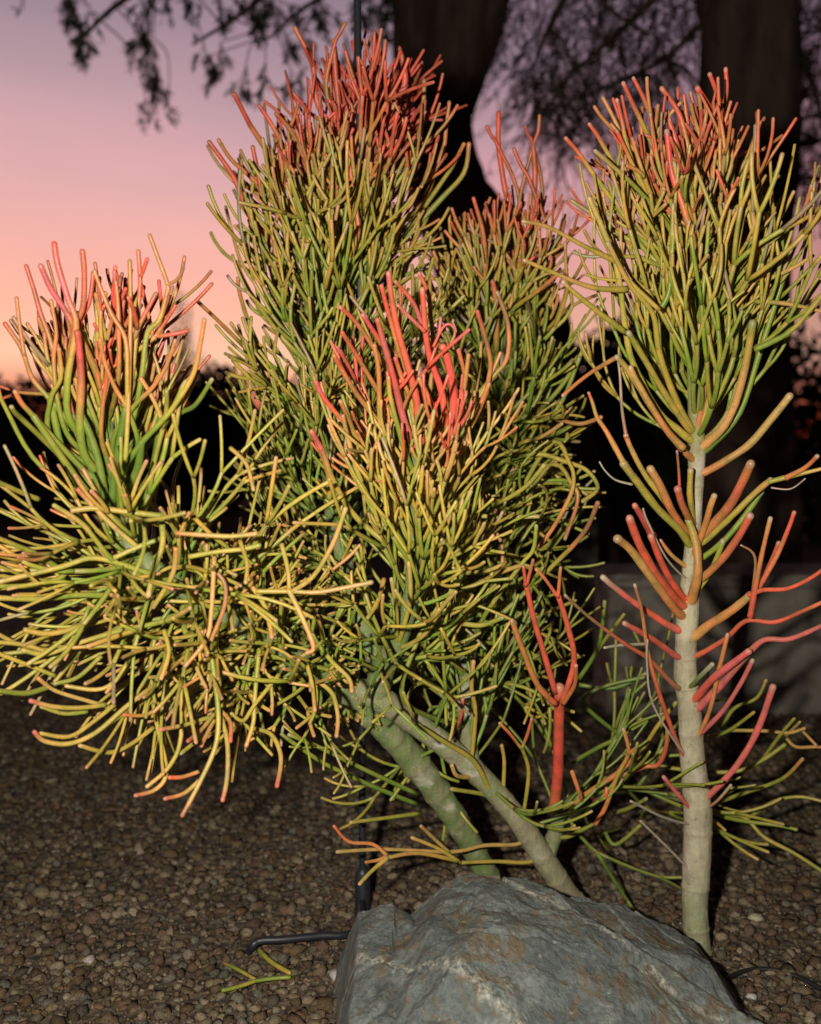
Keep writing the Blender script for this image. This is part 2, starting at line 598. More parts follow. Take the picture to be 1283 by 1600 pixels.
# ------------------------------------------------------------------ fire stick plants
C_ = {'g': (0.125, 0.215, 0.030), 'd': (0.055, 0.105, 0.028), 'l': (0.24, 0.285, 0.036), 'y': (0.43, 0.335, 0.060),
      't': (0.50, 0.31, 0.10), 'o': (0.54, 0.205, 0.068), 'r': (0.60, 0.105, 0.062), 'p': (0.60, 0.12, 0.125),
      'w': (0.40, 0.34, 0.29), 'm': (0.42, 0.05, 0.055), 'b': (0.33, 0.14, 0.075), 'h': (0.66, 0.085, 0.07)}


def ramp_code(code, t):
    if len(code) == 1:
        return C_[code]
    f = max(0.0, min(1.0, t)) * (len(code) - 1)
    i = min(int(f), len(code) - 2)
    f -= i
    a, b = C_[code[i]], C_[code[i + 1]]
    return tuple(a[k] * (1 - f) + b[k] * f for k in range(3))


STEMS = {}      # name -> list of (Vector, radius)
TWIGS = []      # finished twig meshes: (plant, stem, MB)


def px_path(s):
    return [tuple(float(q) for q in w.split(',')) for w in s.split()]


def stem(name, pts, n=8):
    ctrl = [P(x, y, d) for x, y, d, w in pts]
    rad = [w * d / FPX / 2 for x, y, d, w in pts]
    path = catmull(ctrl, n)
    rr = []
    for i in range(len(path)):
        f = i / n
        k = min(int(f), len(rad) - 2)
        rr.append(rad[k] + (rad[k + 1] - rad[k]) * (f - k))
    STEMS[name] = (path, rr)
    return path, rr


def near_stem(name, p, below):
    """point of a stem from which a stick reaching p would have grown (lower down than p)"""
    path, rr = STEMS[name]
    best, bi = 1e9, 0
    for i, q in enumerate(path):
        h = math.hypot(q.x - p.x, q.y - p.y)
        want = p.z - below - 0.75 * h
        s = abs(q.z - want) + 0.35 * h
        if s < best:
            best, bi = s, i
    return path[bi], rr[bi], bi


def T(st, code, w0, w1, d0, d1, s, root='g', maxgap=9.0):
    """one stick followed point by point; an upper-case stem name lets it grow out of that stem"""
    pts2 = px_path(s)
    L = [0.0]
    for a, b in zip(pts2, pts2[1:]):
        L.append(L[-1] + math.hypot(b[0] - a[0], b[1] - a[1]))
    ctrl = [P(x, y, d0 + (d1 - d0) * l / L[-1]) for (x, y), l in zip(pts2, L)]
    n0 = len(ctrl)
    name = st.lstrip('-')
    if not st.startswith('-'):
        q, r, i = near_stem(name, ctrl[0], 0.03)
        dirn = (ctrl[1] - ctrl[0]).normalized()
        gap = (ctrl[0] - q).length
        if 0.012 < gap < maxgap:
            mid = ctrl[0] - dirn * gap * 0.45
            mid = mid * 0.6 + (q + ctrl[0]) * 0.2
            ctrl = [q, mid] + ctrl
    else:
        # a shoot that leaves a trunk starts inside the wood and swells out of it
        pth, rr = STEMS[name]
        bi = min(range(len(pth)), key=lambda i: (pth[i].x - ctrl[0].x) ** 2 + (pth[i].z + 0.006 - ctrl[0].z) ** 2)
        q = pth[bi]
        if math.hypot(q.x - ctrl[0].x, q.z - ctrl[0].z) < rr[bi] * 1.6 + 0.004:
            ctrl[0] = q.copy()
            dirn = (ctrl[1] - q)
            ctrl.insert(1, q + dirn * 0.30 + Vector((0, 0, -0.10 * dirn.length)))
            n0 += 1
    nn = 5
    path = catmull(ctrl, nn)
    k0 = (len(ctrl) - n0) * nn
    m = len(path)
    rad, cols = [], []
    for i in range(m):
        t = (i - k0) / max(1, m - 1 - k0)
        d = path[i].y
        w = w0 + (w1 - w0) * max(0, t)
        if t < 0:
            w = w0 * (1 + 0.25 * (-t))
            f = min(1, i / max(1, k0))
            a, b = C_[root], ramp_code(code, 0)
            c = tuple(a[j] * (1 - f) + b[j] * f for j in range(3))
        else:
            c = ramp_code(code, t)
        if i == 0:
            w *= 1.15
        rad.append(w * d / FPX / 2)
        cols.append(c)
    mb = MB()
    rnd = random.Random(int(pts2[0][0] * 7 + pts2[-1][1] * 13))
    hr, hg = rnd.uniform(0.86, 1.14), rnd.uniform(0.90, 1.10)
    cols = [(c[0] * hr, c[1] * hg, c[2]) for c in cols]
    for i in range(m):
        t = i / (m - 1)
        rad[i] *= (0.80 if name == 'R' else 1.0 if 'h' in code and name == 'C' else 0.84) * (1 + 0.05 * noise.noise(path[i] * 60))
    rad[-1] *= 1.08
    if name == 'R':
        for i, kf in ((0, 1.2), (1, 1.2), (2, 1.2), (3, 1.2), (4, 1.16), (5, 1.12), (6, 1.06)):
            rad[i] *= kf
    tube(mb, path, rad, cols, 9, True, 0.20, 0.16 if name == 'R' else 0.08, 1.0, (0.46, 0.36, 0.30), rnd.uniform(0.35, 0.8) if name == 'R' else rnd.uniform(0.0, 0.4))
    TWIGS.append((name, mb))
    return path




def k_colour(k, p_pink):
    if k >= 0.95 and p_pink:
        return C_['p']
    return ramp_code('gggllyytorrr', k)


ENV = {'A': (-400, 560, 385), 'B': (318, 770, 48), 'C': (455, 815, 440), 'D': (600, 945, 290), 'R': (828, 1500, 112),
       'L': (600, 1500, 900), 'TR': (400, 1000, 900)}      # how far each head spreads and how high it reaches


def to_px(v):
    y = v[1] * math.cos(PITCH) - (v[2] - CAM_H) * math.sin(PITCH)
    z = v[1] * math.sin(PITCH) + (v[2] - CAM_H) * math.cos(PITCH)
    return CX + FPX * v[0] / y, CY - FPX * z / y


def spray(name, p, d, L, *a, **kw):
    x0, x1, y0 = ENV[name]
    for _ in range(7):
        k = len(TWIGS)
        spray_once(name, p, d, L, *a, **kw)
        worst = 0
        for v in TWIGS[-1][1].v[::5]:
            x, y = to_px(v)
            worst = max(worst, x0 - x, x - x1, y0 - y)
        if worst < 6:
            return
        del TWIGS[k:]
        L *= 0.86
        d = (d.normalized() + Vector((0, 0, -0.05))).normalized()
    spray_once(name, p, d, L * 0.7, *a, **kw)


def spray_once(name, p, d, L, r, levels, k0, k1, trop, rnd, spread=(9, 27), kids=(2, 2, 3), sink=True, redtip=0.0, bend=0.25):
    """a stick that forks again and again, each fork a whorl of two to four; pigment k rises from base to tip"""
    mb = MB()
    pink = rnd.random() < 0.25

    def grow(p, d, L, r, lev, ka, kb):
        n = 5
        pts = [p.copy()]
        dd = d.copy()
        q = p.copy()
        jit = Vector((rnd.gauss(0, 1), rnd.gauss(0, 1), rnd.gauss(0, 1))) * bend
        for i in range(n):
            dd = (dd + Vector((0, 0, 1)) * trop * (0.5 + i / n) / n + jit / n).normalized()
            q = q + dd * (L / n)
            pts.append(q.copy())
        rad = [r * (1.06 - 0.10 * i / n) for i in range(n + 1)]
        cols = [k_colour(ka + (kb - ka) * i / n, pink) for i in range(n + 1)]
        if lev == levels - 1 and redtip:
            cols[-1] = tuple(a * (1 - redtip) + b * redtip for a, b in zip(cols[-1], C_['m']))
        hr, hg = rnd.uniform(0.82, 1.18), rnd.uniform(0.88, 1.12)
        if lev == levels - 1 and rnd.random() < 0.035:
            cols = [tuple(a * 0.25 + b * 0.75 for a, b in zip(c, (0.30, 0.23, 0.17))) for c in cols]
        cols = [(c[0] * hr, c[1] * hg, c[2]) for c in cols]
        rad[-1] *= 1.07
        tube(mb, pts, rad, cols, 7, True, 0.26 * (1 - min(1, max(0, kb))), 0.0, 0.0, (0.42, 0.27, 0.20), rnd.uniform(0, 0.45))
        if lev < levels - 1:
            nk = rnd.choice(kids)
            a0 = rnd.uniform(0, 6.28)
            u = dd.orthogonal().normalized()
            v = dd.cross(u)
            for j in range(nk):
                an = a0 + 6.283 * j / nk + rnd.uniform(-.4, .4)
                ang = R(rnd.uniform(*spread))
                nd = dd * math.cos(ang) + (u * math.cos(an) + v * math.sin(an)) * math.sin(ang)
                grow(q - dd * r * 0.5, nd, L * rnd.uniform(0.65, 1.25), r * rnd.uniform(0.84, 0.93), lev + 1, kb,
                     kb + (k1 - k0) / levels * rnd.uniform(0.7, 1.25))
    dk = (k1 - k0) / levels
    grow(p, d.normalized(), L, r, 0, k0, k0 + dk)
    TWIGS.append((name, mb))


def S(name, s0, s1, n, polar, L, levels, w, k0, k1, trop, seed, az=(0, 360), kids=(2, 2, 3), spread=(9, 27), redtip=0.0, axis=None, ok=None, bend=0.25):
    """n sprays set in a spiral along the stem between the fractions s0 and s1"""
    rnd = random.Random(seed)
    path, rr = STEMS[name]
    m = len(path) - 1
    for i in range(n):
        s = s0 + (s1 - s0) * (i + rnd.uniform(0.1, 0.9)) / n
        f = s * m
        k = min(int(f), m - 1)
        p = path[k].lerp(path[k + 1], f - k)
        ax = axis or (path[k + 1] - path[k]).normalized()
        a = R(az[0] + ((i * 137.5 + rnd.uniform(-25, 25)) % 360) / 360 * (az[1] - az[0]))
        u = Vector((1, 0, 0)) - ax * ax.x
        u.normalize()
        v = ax.cross(u)
        pol = R(rnd.uniform(*polar))
        d = ax * math.cos(pol) + (u * math.cos(a) + v * math.sin(a)) * math.sin(pol)
        for _ in range(14):
            if ok is None or ok(d):
                break
            a, pol = R(rnd.uniform(*az)), R(rnd.uniform(*polar))
            d = ax * math.cos(pol) + (u * math.cos(a) + v * math.sin(a)) * math.sin(pol)
        ka = k0[0] + (k0[1] - k0[0]) * (i / n)
        kb = k1[0] + (k1[1] - k1[0]) * (i / n)
        spray(name, p, d, rnd.uniform(*L), 0.66 * w * rnd.uniform(0.82, 1.18) * p.y / FPX / 2, levels,
              ka + rnd.uniform(-.06, .06), kb + rnd.uniform(-.10, .10), trop * rnd.uniform(0.7, 1.3), rnd, spread, kids, redtip=redtip, bend=bend)


# --- stems (x, y, distance, width)
stem('TR', [(938, 1478, 1.385, 50), (915, 1432, 1.38, 46), (888, 1398, 1.37, 38), (852, 1345, 1.345, 40), (800, 1268, 1.315, 37),
            (735, 1198, 1.285, 38), (650, 1130, 1.255, 41), (590, 1090, 1.235, 46), (568, 1078, 1.23, 40)])
stem('C', [(585, 1098, 1.235, 44), (598, 1045, 1.225, 42), (622, 1000, 1.20, 34), (642, 935, 1.175, 28), (648, 860, 1.16, 26),
           (651, 760, 1.145, 22), (652, 690, 1.135, 20)])
stem('B', [(598, 1055, 1.23, 36), (570, 980, 1.25, 34), (543, 900, 1.28, 30), (518, 780, 1.33, 27), (516, 640, 1.38, 24),
           (524, 480, 1.42, 22), (535, 360, 1.44, 18), (556, 240, 1.46, 14)])
stem('A', [(775, 1392, 1.385, 40), (742, 1330, 1.355, 40), (700, 1262, 1.325, 44), (652, 1196, 1.295, 50), (600, 1138, 1.26, 44),
           (510, 1062, 1.21, 38), (405, 992, 1.165, 32), (300, 930, 1.13, 30), (220, 868, 1.115, 30), (188, 805, 1.12, 30),
           (178, 740, 1.13, 26), (168, 660, 1.135, 18)])
stem('D', [(735, 1198, 1.285, 34), (728, 1060, 1.34, 28), (752, 910, 1.39, 24), (772, 760, 1.43, 22), (778, 610, 1.46, 20),
           (788, 490, 1.475, 18), (806, 420, 1.48, 16)])
stem('L', [(852, 1345, 1.345, 30), (868, 1300, 1.355, 26), (880, 1262, 1.37, 20), (930, 1235, 1.42, 13), (1000, 1232, 1.46, 11),
           (1068, 1250, 1.48, 10), (1110, 1262, 1.48, 9)])
stem('R', [(1098, 1530, 1.31, 52), (1090, 1475, 1.30, 44), (1086, 1420, 1.30, 43), (1088, 1365, 1.30, 47), (1091, 1280, 1.30, 48), (1088, 1240, 1.30, 46),
           (1082, 1180, 1.295, 42), (1077, 1100, 1.29, 38), (1072, 1065, 1.29, 40), (1072, 1010, 1.285, 36), (1075, 955, 1.28, 38), (1078, 915, 1.28, 32),
           (1082, 850, 1.275, 25), (1087, 780, 1.27, 23), (1089, 700, 1.265, 30), (1087, 660, 1.26, 24), (1085, 560, 1.255, 25),
           (1083, 470, 1.25, 24), (1079, 400, 1.245, 18), (1076, 350, 1.245, 13)])

# --- right plant: side shoots on the bare trunk, each followed from the photograph's plant
for a in [('oott', 15, 15, 1.26, 1.20, '1098,732 1130,722 1170,695 1205,655 1234,619'),
          ('yyyyt', 16, 15, 1.26, 1.17, '1078,845 1062,828 1028,795 995,752 974,724'),
          ('totm', 10, 6, 1.17, 1.15, '976,726 948,675 933,652 926,630 920,614'),
          ('www', 4, 3, 1.18, 1.16, '988,757 962,750 946,736 937,722'),
          ('lyyto', 15, 9, 1.26, 1.19, '1078,842 1045,792 1010,745 988,705 978,680'),
          ('bw', 6, 5, 1.19, 1.18, '979,684 972,640 969,590 965,556'),
          ('oot', 16, 16, 1.25, 1.20, '1074,832 1048,795 1031,757 1016,733'),
          ('oor', 15, 14, 1.24, 1.21, '1075,815 1066,788 1059,764'), ('lyy', 12, 12, 1.25, 1.235, '1079,812 1078,770 1079,735'),
          ('rb', 5, 5, 1.22, 1.20, '1062,770 1061,740 1058,705'),
          ('yoot', 13, 12, 1.26, 1.22, '1092,866 1102,820 1110,792 1116,775'),
          ('yoro', 19, 18, 1.25, 1.19, '1105,835 1138,792 1158,758 1173,725'),
          ('yyyo', 13, 12, 1.25, 1.20, '1096,845 1145,805 1180,770 1204,750'),
          ('lyt', 9, 8, 1.20, 1.17, '1200,753 1240,743 1290,731'), ('oor', 9, 9, 1.19, 1.16, '1228,747 1258,731 1277,713'),
          ('ww', 3, 3, 1.20, 1.18, '1205,762 1235,764 1258,748'),
          ('lll', 12, 11, 1.26, 1.23, '1096,868 1130,846 1164,806 1190,768'),
          ('yorr', 16, 15, 1.25, 1.20, '1098,905 1130,872 1158,832 1172,806'), ('yyl', 12, 11, 1.27, 1.25, '1096,925 1112,890 1130,845'),
          ('oooy', 23, 14, 1.25, 1.25, '1078,945 1090,900 1088,850 1075,812'),
          ('ooto', 17, 17, 1.26, 1.18, '1072,958 1022,908 986,860 965,842'), ('orrr', 17, 16, 1.255, 1.18, '1074,940 1028,901 1000,852 984,810'),
          ('orrr', 14, 13, 1.26, 1.21, '1074,930 1040,892 1017,838'), ('rrpr', 13, 12, 1.24, 1.19, '1020,838 1006,812 992,790'),
          ('otto', 9, 8, 1.27, 1.25, '1070,875 1050,868 1032,845'), ('ww', 4, 4, 1.25, 1.20, '1070,900 1040,870 1012,815 1005,795'),
          ('bprpw', 15, 12, 1.28, 1.22, '1072,978 1015,958 971,926 942,902'), ('wprp', 13, 11, 1.28, 1.22, '1074,1016 1022,1000 976,974'),
          ('bbrrbb', 11, 6, 1.28, 1.15, '1070,1072 1014,1030 975,1005 918,962 883,930'),
          ('brrob', 10, 7, 1.29, 1.20, '1076,1186 1060,1165 1042,1118 1024,1064 1012,1016 1003,956 992,914'),
          ('ww', 5, 4, 1.27, 1.22, '1074,1180 1020,1100 1011,1036 1012,1000'), ('ww', 5, 6, 1.26, 1.22, '1010,1006 970,1008 945,1012'),
          ('btoot', 20, 16, 1.27, 1.22, '1080,992 1110,975 1142,955 1172,930'),
          ('rroot', 10, 9, 1.20, 1.17, '1172,964 1180,920 1192,860 1204,810'), ('rorr', 9, 9, 1.20, 1.16, '1184,922 1214,868 1232,826 1241,801'),
          ('rr', 8, 8, 1.22, 1.19, '1190,912 1204,880 1217,848'), ('bb', 5, 4, 1.20, 1.19, '1174,940 1180,872 1158,852'),
          ('rrrr', 9, 8, 1.20, 1.12, '1170,930 1192,922 1229,920 1264,905 1300,880'),
          ('brrrro', 11, 8, 1.28, 1.17, '1080,1016 1134,998 1166,970 1211,972 1254,955 1296,936'),
          ('bppbppp', 18, 9, 1.28, 1.17, '1080,1105 1134,1062 1165,1026 1194,1000 1236,998 1296,972'),
          ('orpp', 15, 14, 1.27, 1.21, '1078,1092 1112,1062 1148,1034 1170,1018'), ('dgw', 9, 9, 1.26, 1.22, '1076,1072 1096,1055 1113,1038'),
          ('bppp', 11, 9, 1.28, 1.22, '1084,1150 1130,1110 1158,1067 1176,1032'), ('too', 9, 9, 1.27, 1.24, '1092,1160 1109,1110 1124,1045 1137,992'),
          ('bppp', 13, 13, 1.29, 1.22, '1100,1246 1150,1198 1182,1145 1208,1073'), ('bbw', 6, 6, 1.29, 1.26, '1102,1266 1122,1250 1142,1227'),
          ('bpp', 8, 8, 1.29, 1.27, '1080,1268 1060,1242 1037,1214'),
          ('www', 5, 6, 1.29, 1.23, '1082,1282 1037,1277 1006,1262 986,1252'), ('www', 5, 5, 1.29, 1.25, '1082,1356 1037,1318 1001,1283')]:
    T('-R', *a)
# head of the right plant
for a in [('yyyyt', 17, 10, 1.255, 1.15, '1084,682 1060,672 1028,642 990,570 977,512 962,411 921,310'),
          ('lyyl', 14, 11, 1.25, 1.18, '1082,668 1045,625 1007,561 982,520'), ('lyyyt', 14, 9, 1.25, 1.13, '1083,668 1052,614 1030,550 1020,490 985,446 950,380'),
          ('ootyt', 14, 11, 1.255, 1.17, '1084,708 1060,695 1030,655 982,580 964,558'), ('tott', 12, 11, 1.22, 1.18, '1068,700 1040,670 1000,604 985,575'),
          ('tooty', 13, 10, 1.25, 1.18, '1094,668 1103,590 1114,492 1136,460 1154,370'), ('lyyyl', 12, 9, 1.25, 1.19, '1100,668 1119,580 1131,494 1146,411'),
          ('ytttl', 18, 15, 1.25, 1.18, '1092,690 1138,655 1161,588 1176,505'), ('gglly', 14, 9, 1.26, 1.20, '1094,698 1155,646 1184,561 1222,440 1228,405'),
          ('llyyt', 10, 8, 1.18, 1.12, '1180,546 1232,520 1268,482 1292,452'), ('lty', 8, 7, 1.20, 1.16, '1185,442 1232,422 1270,400'),
          ('ltt', 8, 6, 1.20, 1.14, '1180,471 1232,475 1290,488'), ('yytyt', 10, 8, 1.17, 1.10, '980,452 925,449 865,426 820,407'),
          ('yytt', 9, 7, 1.18, 1.10, '972,413 914,385 857,355 818,346'), ('lyyt', 10, 8, 1.19, 1.12, '978,520 914,471 880,441'),
          ('lyy', 11, 9, 1.25, 1.21, '1082,550 1064,505 1045,452 1041,392'), ('tooo', 8, 7, 1.18, 1.14, '964,558 930,578 905,596 880,618'),
          ('llyt', 9, 8, 1.20, 1.17, '1034,480 1046,452 1050,380 1052,320'), ('tyyt', 8, 7, 1.17, 1.15, '1030,484 985,440 962,405')]:
    T('-R', *a)
for a in [('yorrr', 10, 9, 1.20, 1.18, '1079,250 1062,180 1034,138'), ('orrr', 11, 10, 1.20, 1.17, '1120,190 1104,160 1090,138'),
          ('yorr', 9, 8, 1.21, 1.19, '1124,190 1135,145 1134,108'), ('rrr', 8, 8, 1.20, 1.18, '1126,172 1118,140 1109,116'),
          ('yorr', 9, 8, 1.20, 1.17, '1007,200 990,165 974,130'), ('orr', 8, 7, 1.20, 1.18, '1016,178 1004,150 990,122'),
          ('oo', 7, 7, 1.19, 1.18, '1014,160 1011,122'), ('orr', 9, 8, 1.22, 1.21, '1079,228 1089,190 1079,145'),
          ('orhr', 13, 10, 1.18, 1.17, '1070,330 1050,270 1042,205'), ('yorr', 8, 7, 1.20, 1.18, '981,230 972,190 964,156'),
          ('yorr', 8, 7, 1.20, 1.18, '950,240 935,214 921,194'), ('yorr', 9, 7, 1.21, 1.19, '930,276 905,240 884,216'),
          ('yrrr', 12, 9, 1.21, 1.20, '1064,262 1056,220 1044,185'), ('orr', 9, 8, 1.22, 1.21, '1110,240 1103,215 1098,190'),
          ('yor', 8, 8, 1.2, 1.18, '1030,260 1022,220 1016,178'), ('yorr', 8, 8, 1.2, 1.18, '990,260 976,230 964,205'),
          ('llyyy', 11, 9, 1.21, 1.19, '1131,302 1137,242 1122,190'), ('lyyt', 9, 7, 1.21, 1.20, '1180,355 1189,284 1180,228'),
          ('lyy', 9, 8, 1.21, 1.20, '1139,310 1146,260 1152,212'), ('lyyy', 9, 8, 1.2, 1.18, '1079,310 1060,242 1037,205'),
          ('lyyt', 8, 7, 1.2, 1.17, '1198,380 1225,330 1240,300'), ('ltoo', 8, 7, 1.2, 1.16, '1225,370 1255,330 1268,290'),
          ('lyt', 8, 7, 1.2, 1.18, '1222,380 1210,340 1204,306'), ('lytt', 9, 8, 1.18, 1.15, '1000,300 960,262 930,236')]:
    T('R', *a, root='l')
S('R', 0.78, 0.95, 32, (28, 70), (0.040, 0.056), 4, 11, (0.18, 0.30), (0.48, 0.72), 0.55, 5, spread=(12, 34))
S('R', 0.91, 1.0, 26, (14, 64), (0.030, 0.046), 4, 10, (0.30, 0.45), (0.70, 1.15), 0.4, 6, spread=(12, 32))
S('R', 0.74, 0.86, 16, (46, 72), (0.055, 0.080), 4, 11, (0.25, 0.3), (0.50, 0.62), 0.7, 7)

# --- left head
for a in [('ggg', 18, 13, 1.12, 1.09, '168,800 140,722 112,650'), ('ggg', 16, 13, 1.11, 1.07, '175,800 182,720 196,640'),
          ('ggg', 17, 13, 1.11, 1.06, '185,800 214,735 221,692'), ('ggll', 15, 12, 1.11, 1.06, '162,800 118,745 53,651'),
          ('ggg', 20, 18, 1.12, 1.08, '222,800 240,742 254,655'), ('gggl', 16, 12, 1.12, 1.08, '155,800 105,725 79,625'),
          ('ggg', 16, 13, 1.11, 1.08, '170,800 150,705 125,645'), ('ggg', 15, 12, 1.13, 1.10, '200,800 262,700 276,649')]:
    T('A', *a)
for a in [('loor', 10, 8, 1.08, 1.05, '79,625 50,590 34,545 8,506'), ('oo', 8, 7, 1.06, 1.05, '38,556 31,510 26,466'),
          ('lorrr', 10, 8, 1.09, 1.07, '112,652 78,530 64,492 53,453 41,416'), ('oppp', 12, 10, 1.07, 1.04, '118,514 101,484 79,450 64,416'),
          ('lopph', 13, 10, 1.07, 1.04, '105,600 119,510 106,466 90,413 85,381'), ('orrr', 11, 10, 1.07, 1.05, '117,514 130,479 132,426 129,393'),
          ('rrr', 9, 8, 1.08, 1.07, '124,510 140,471 146,426'), ('yooo', 9, 8, 1.06, 1.04, '199,592 196,530 175,492 159,455 148,424'),
          ('yoooo', 9, 8, 1.07, 1.05, '198,685 202,590 204,492 203,408'), ('yorr', 9, 8, 1.08, 1.06, '205,600 214,516 217,474 219,437 216,393'),
          ('rr', 7, 7, 1.06, 1.05, '220,432 225,420 230,405'), ('lyooo', 10, 7, 1.07, 1.04, '221,590 230,522 249,500 260,461 262,445 246,400 234,368'),
          ('obb', 6, 6, 1.05, 1.04, '262,445 275,438 285,424 286,412'), ('lohhr', 15, 12, 1.08, 1.05, '125,665 127,598 124,545 121,520'),
          ('glyoo', 11, 8, 1.06, 1.02, '220,694 252,659 273,633 302,585 314,532 319,500'), ('ggl', 10, 8, 1.08, 1.04, '276,649 305,633 331,593'),
          ('loooo', 9, 7, 1.07, 1.04, '199,640 180,606 164,567 156,530'), ('looo', 9, 7, 1.07, 1.04, '210,634 238,606 260,572 274,532'),
          ('loo', 10, 9, 1.06, 1.04, '53,651 34,630 24,612'), ('lll', 10, 9, 1.08, 1.05, '40,660 24,645 18,636'),
          ('orr', 8, 7, 1.08, 1.06, '160,640 166,600 168,575'), ('pmm', 8, 8, 1.09, 1.08, '112,640 108,612 106,590'),
          ('lyo', 9, 8, 1.07, 1.05, '79,625 95,590 92,545'), ('lor', 8, 7, 1.07, 1.04, '10,640 -4,600 -10,545'),
          ('oob', 8, 7, 1.06, 1.05, '186,520 184,470 181,440'), ('looo', 9, 7, 1.08, 1.06, '90,625 84,560 88,520 80,470')]:
    T('-A' if a[0] in ('oo', 'rr', 'obb') else 'A', *a)
S('A', 0.82, 0.99, 24, (12, 50), (0.038, 0.054), 4, 12, (0.0, 0.10), (0.62, 0.98), 0.5, 21, spread=(10, 30))
S('A', 0.84, 1.0, 14, (8, 40), (0.05, 0.075), 2, 12, (0.0, 0.1), (0.40, 0.75), 0.5, 22)

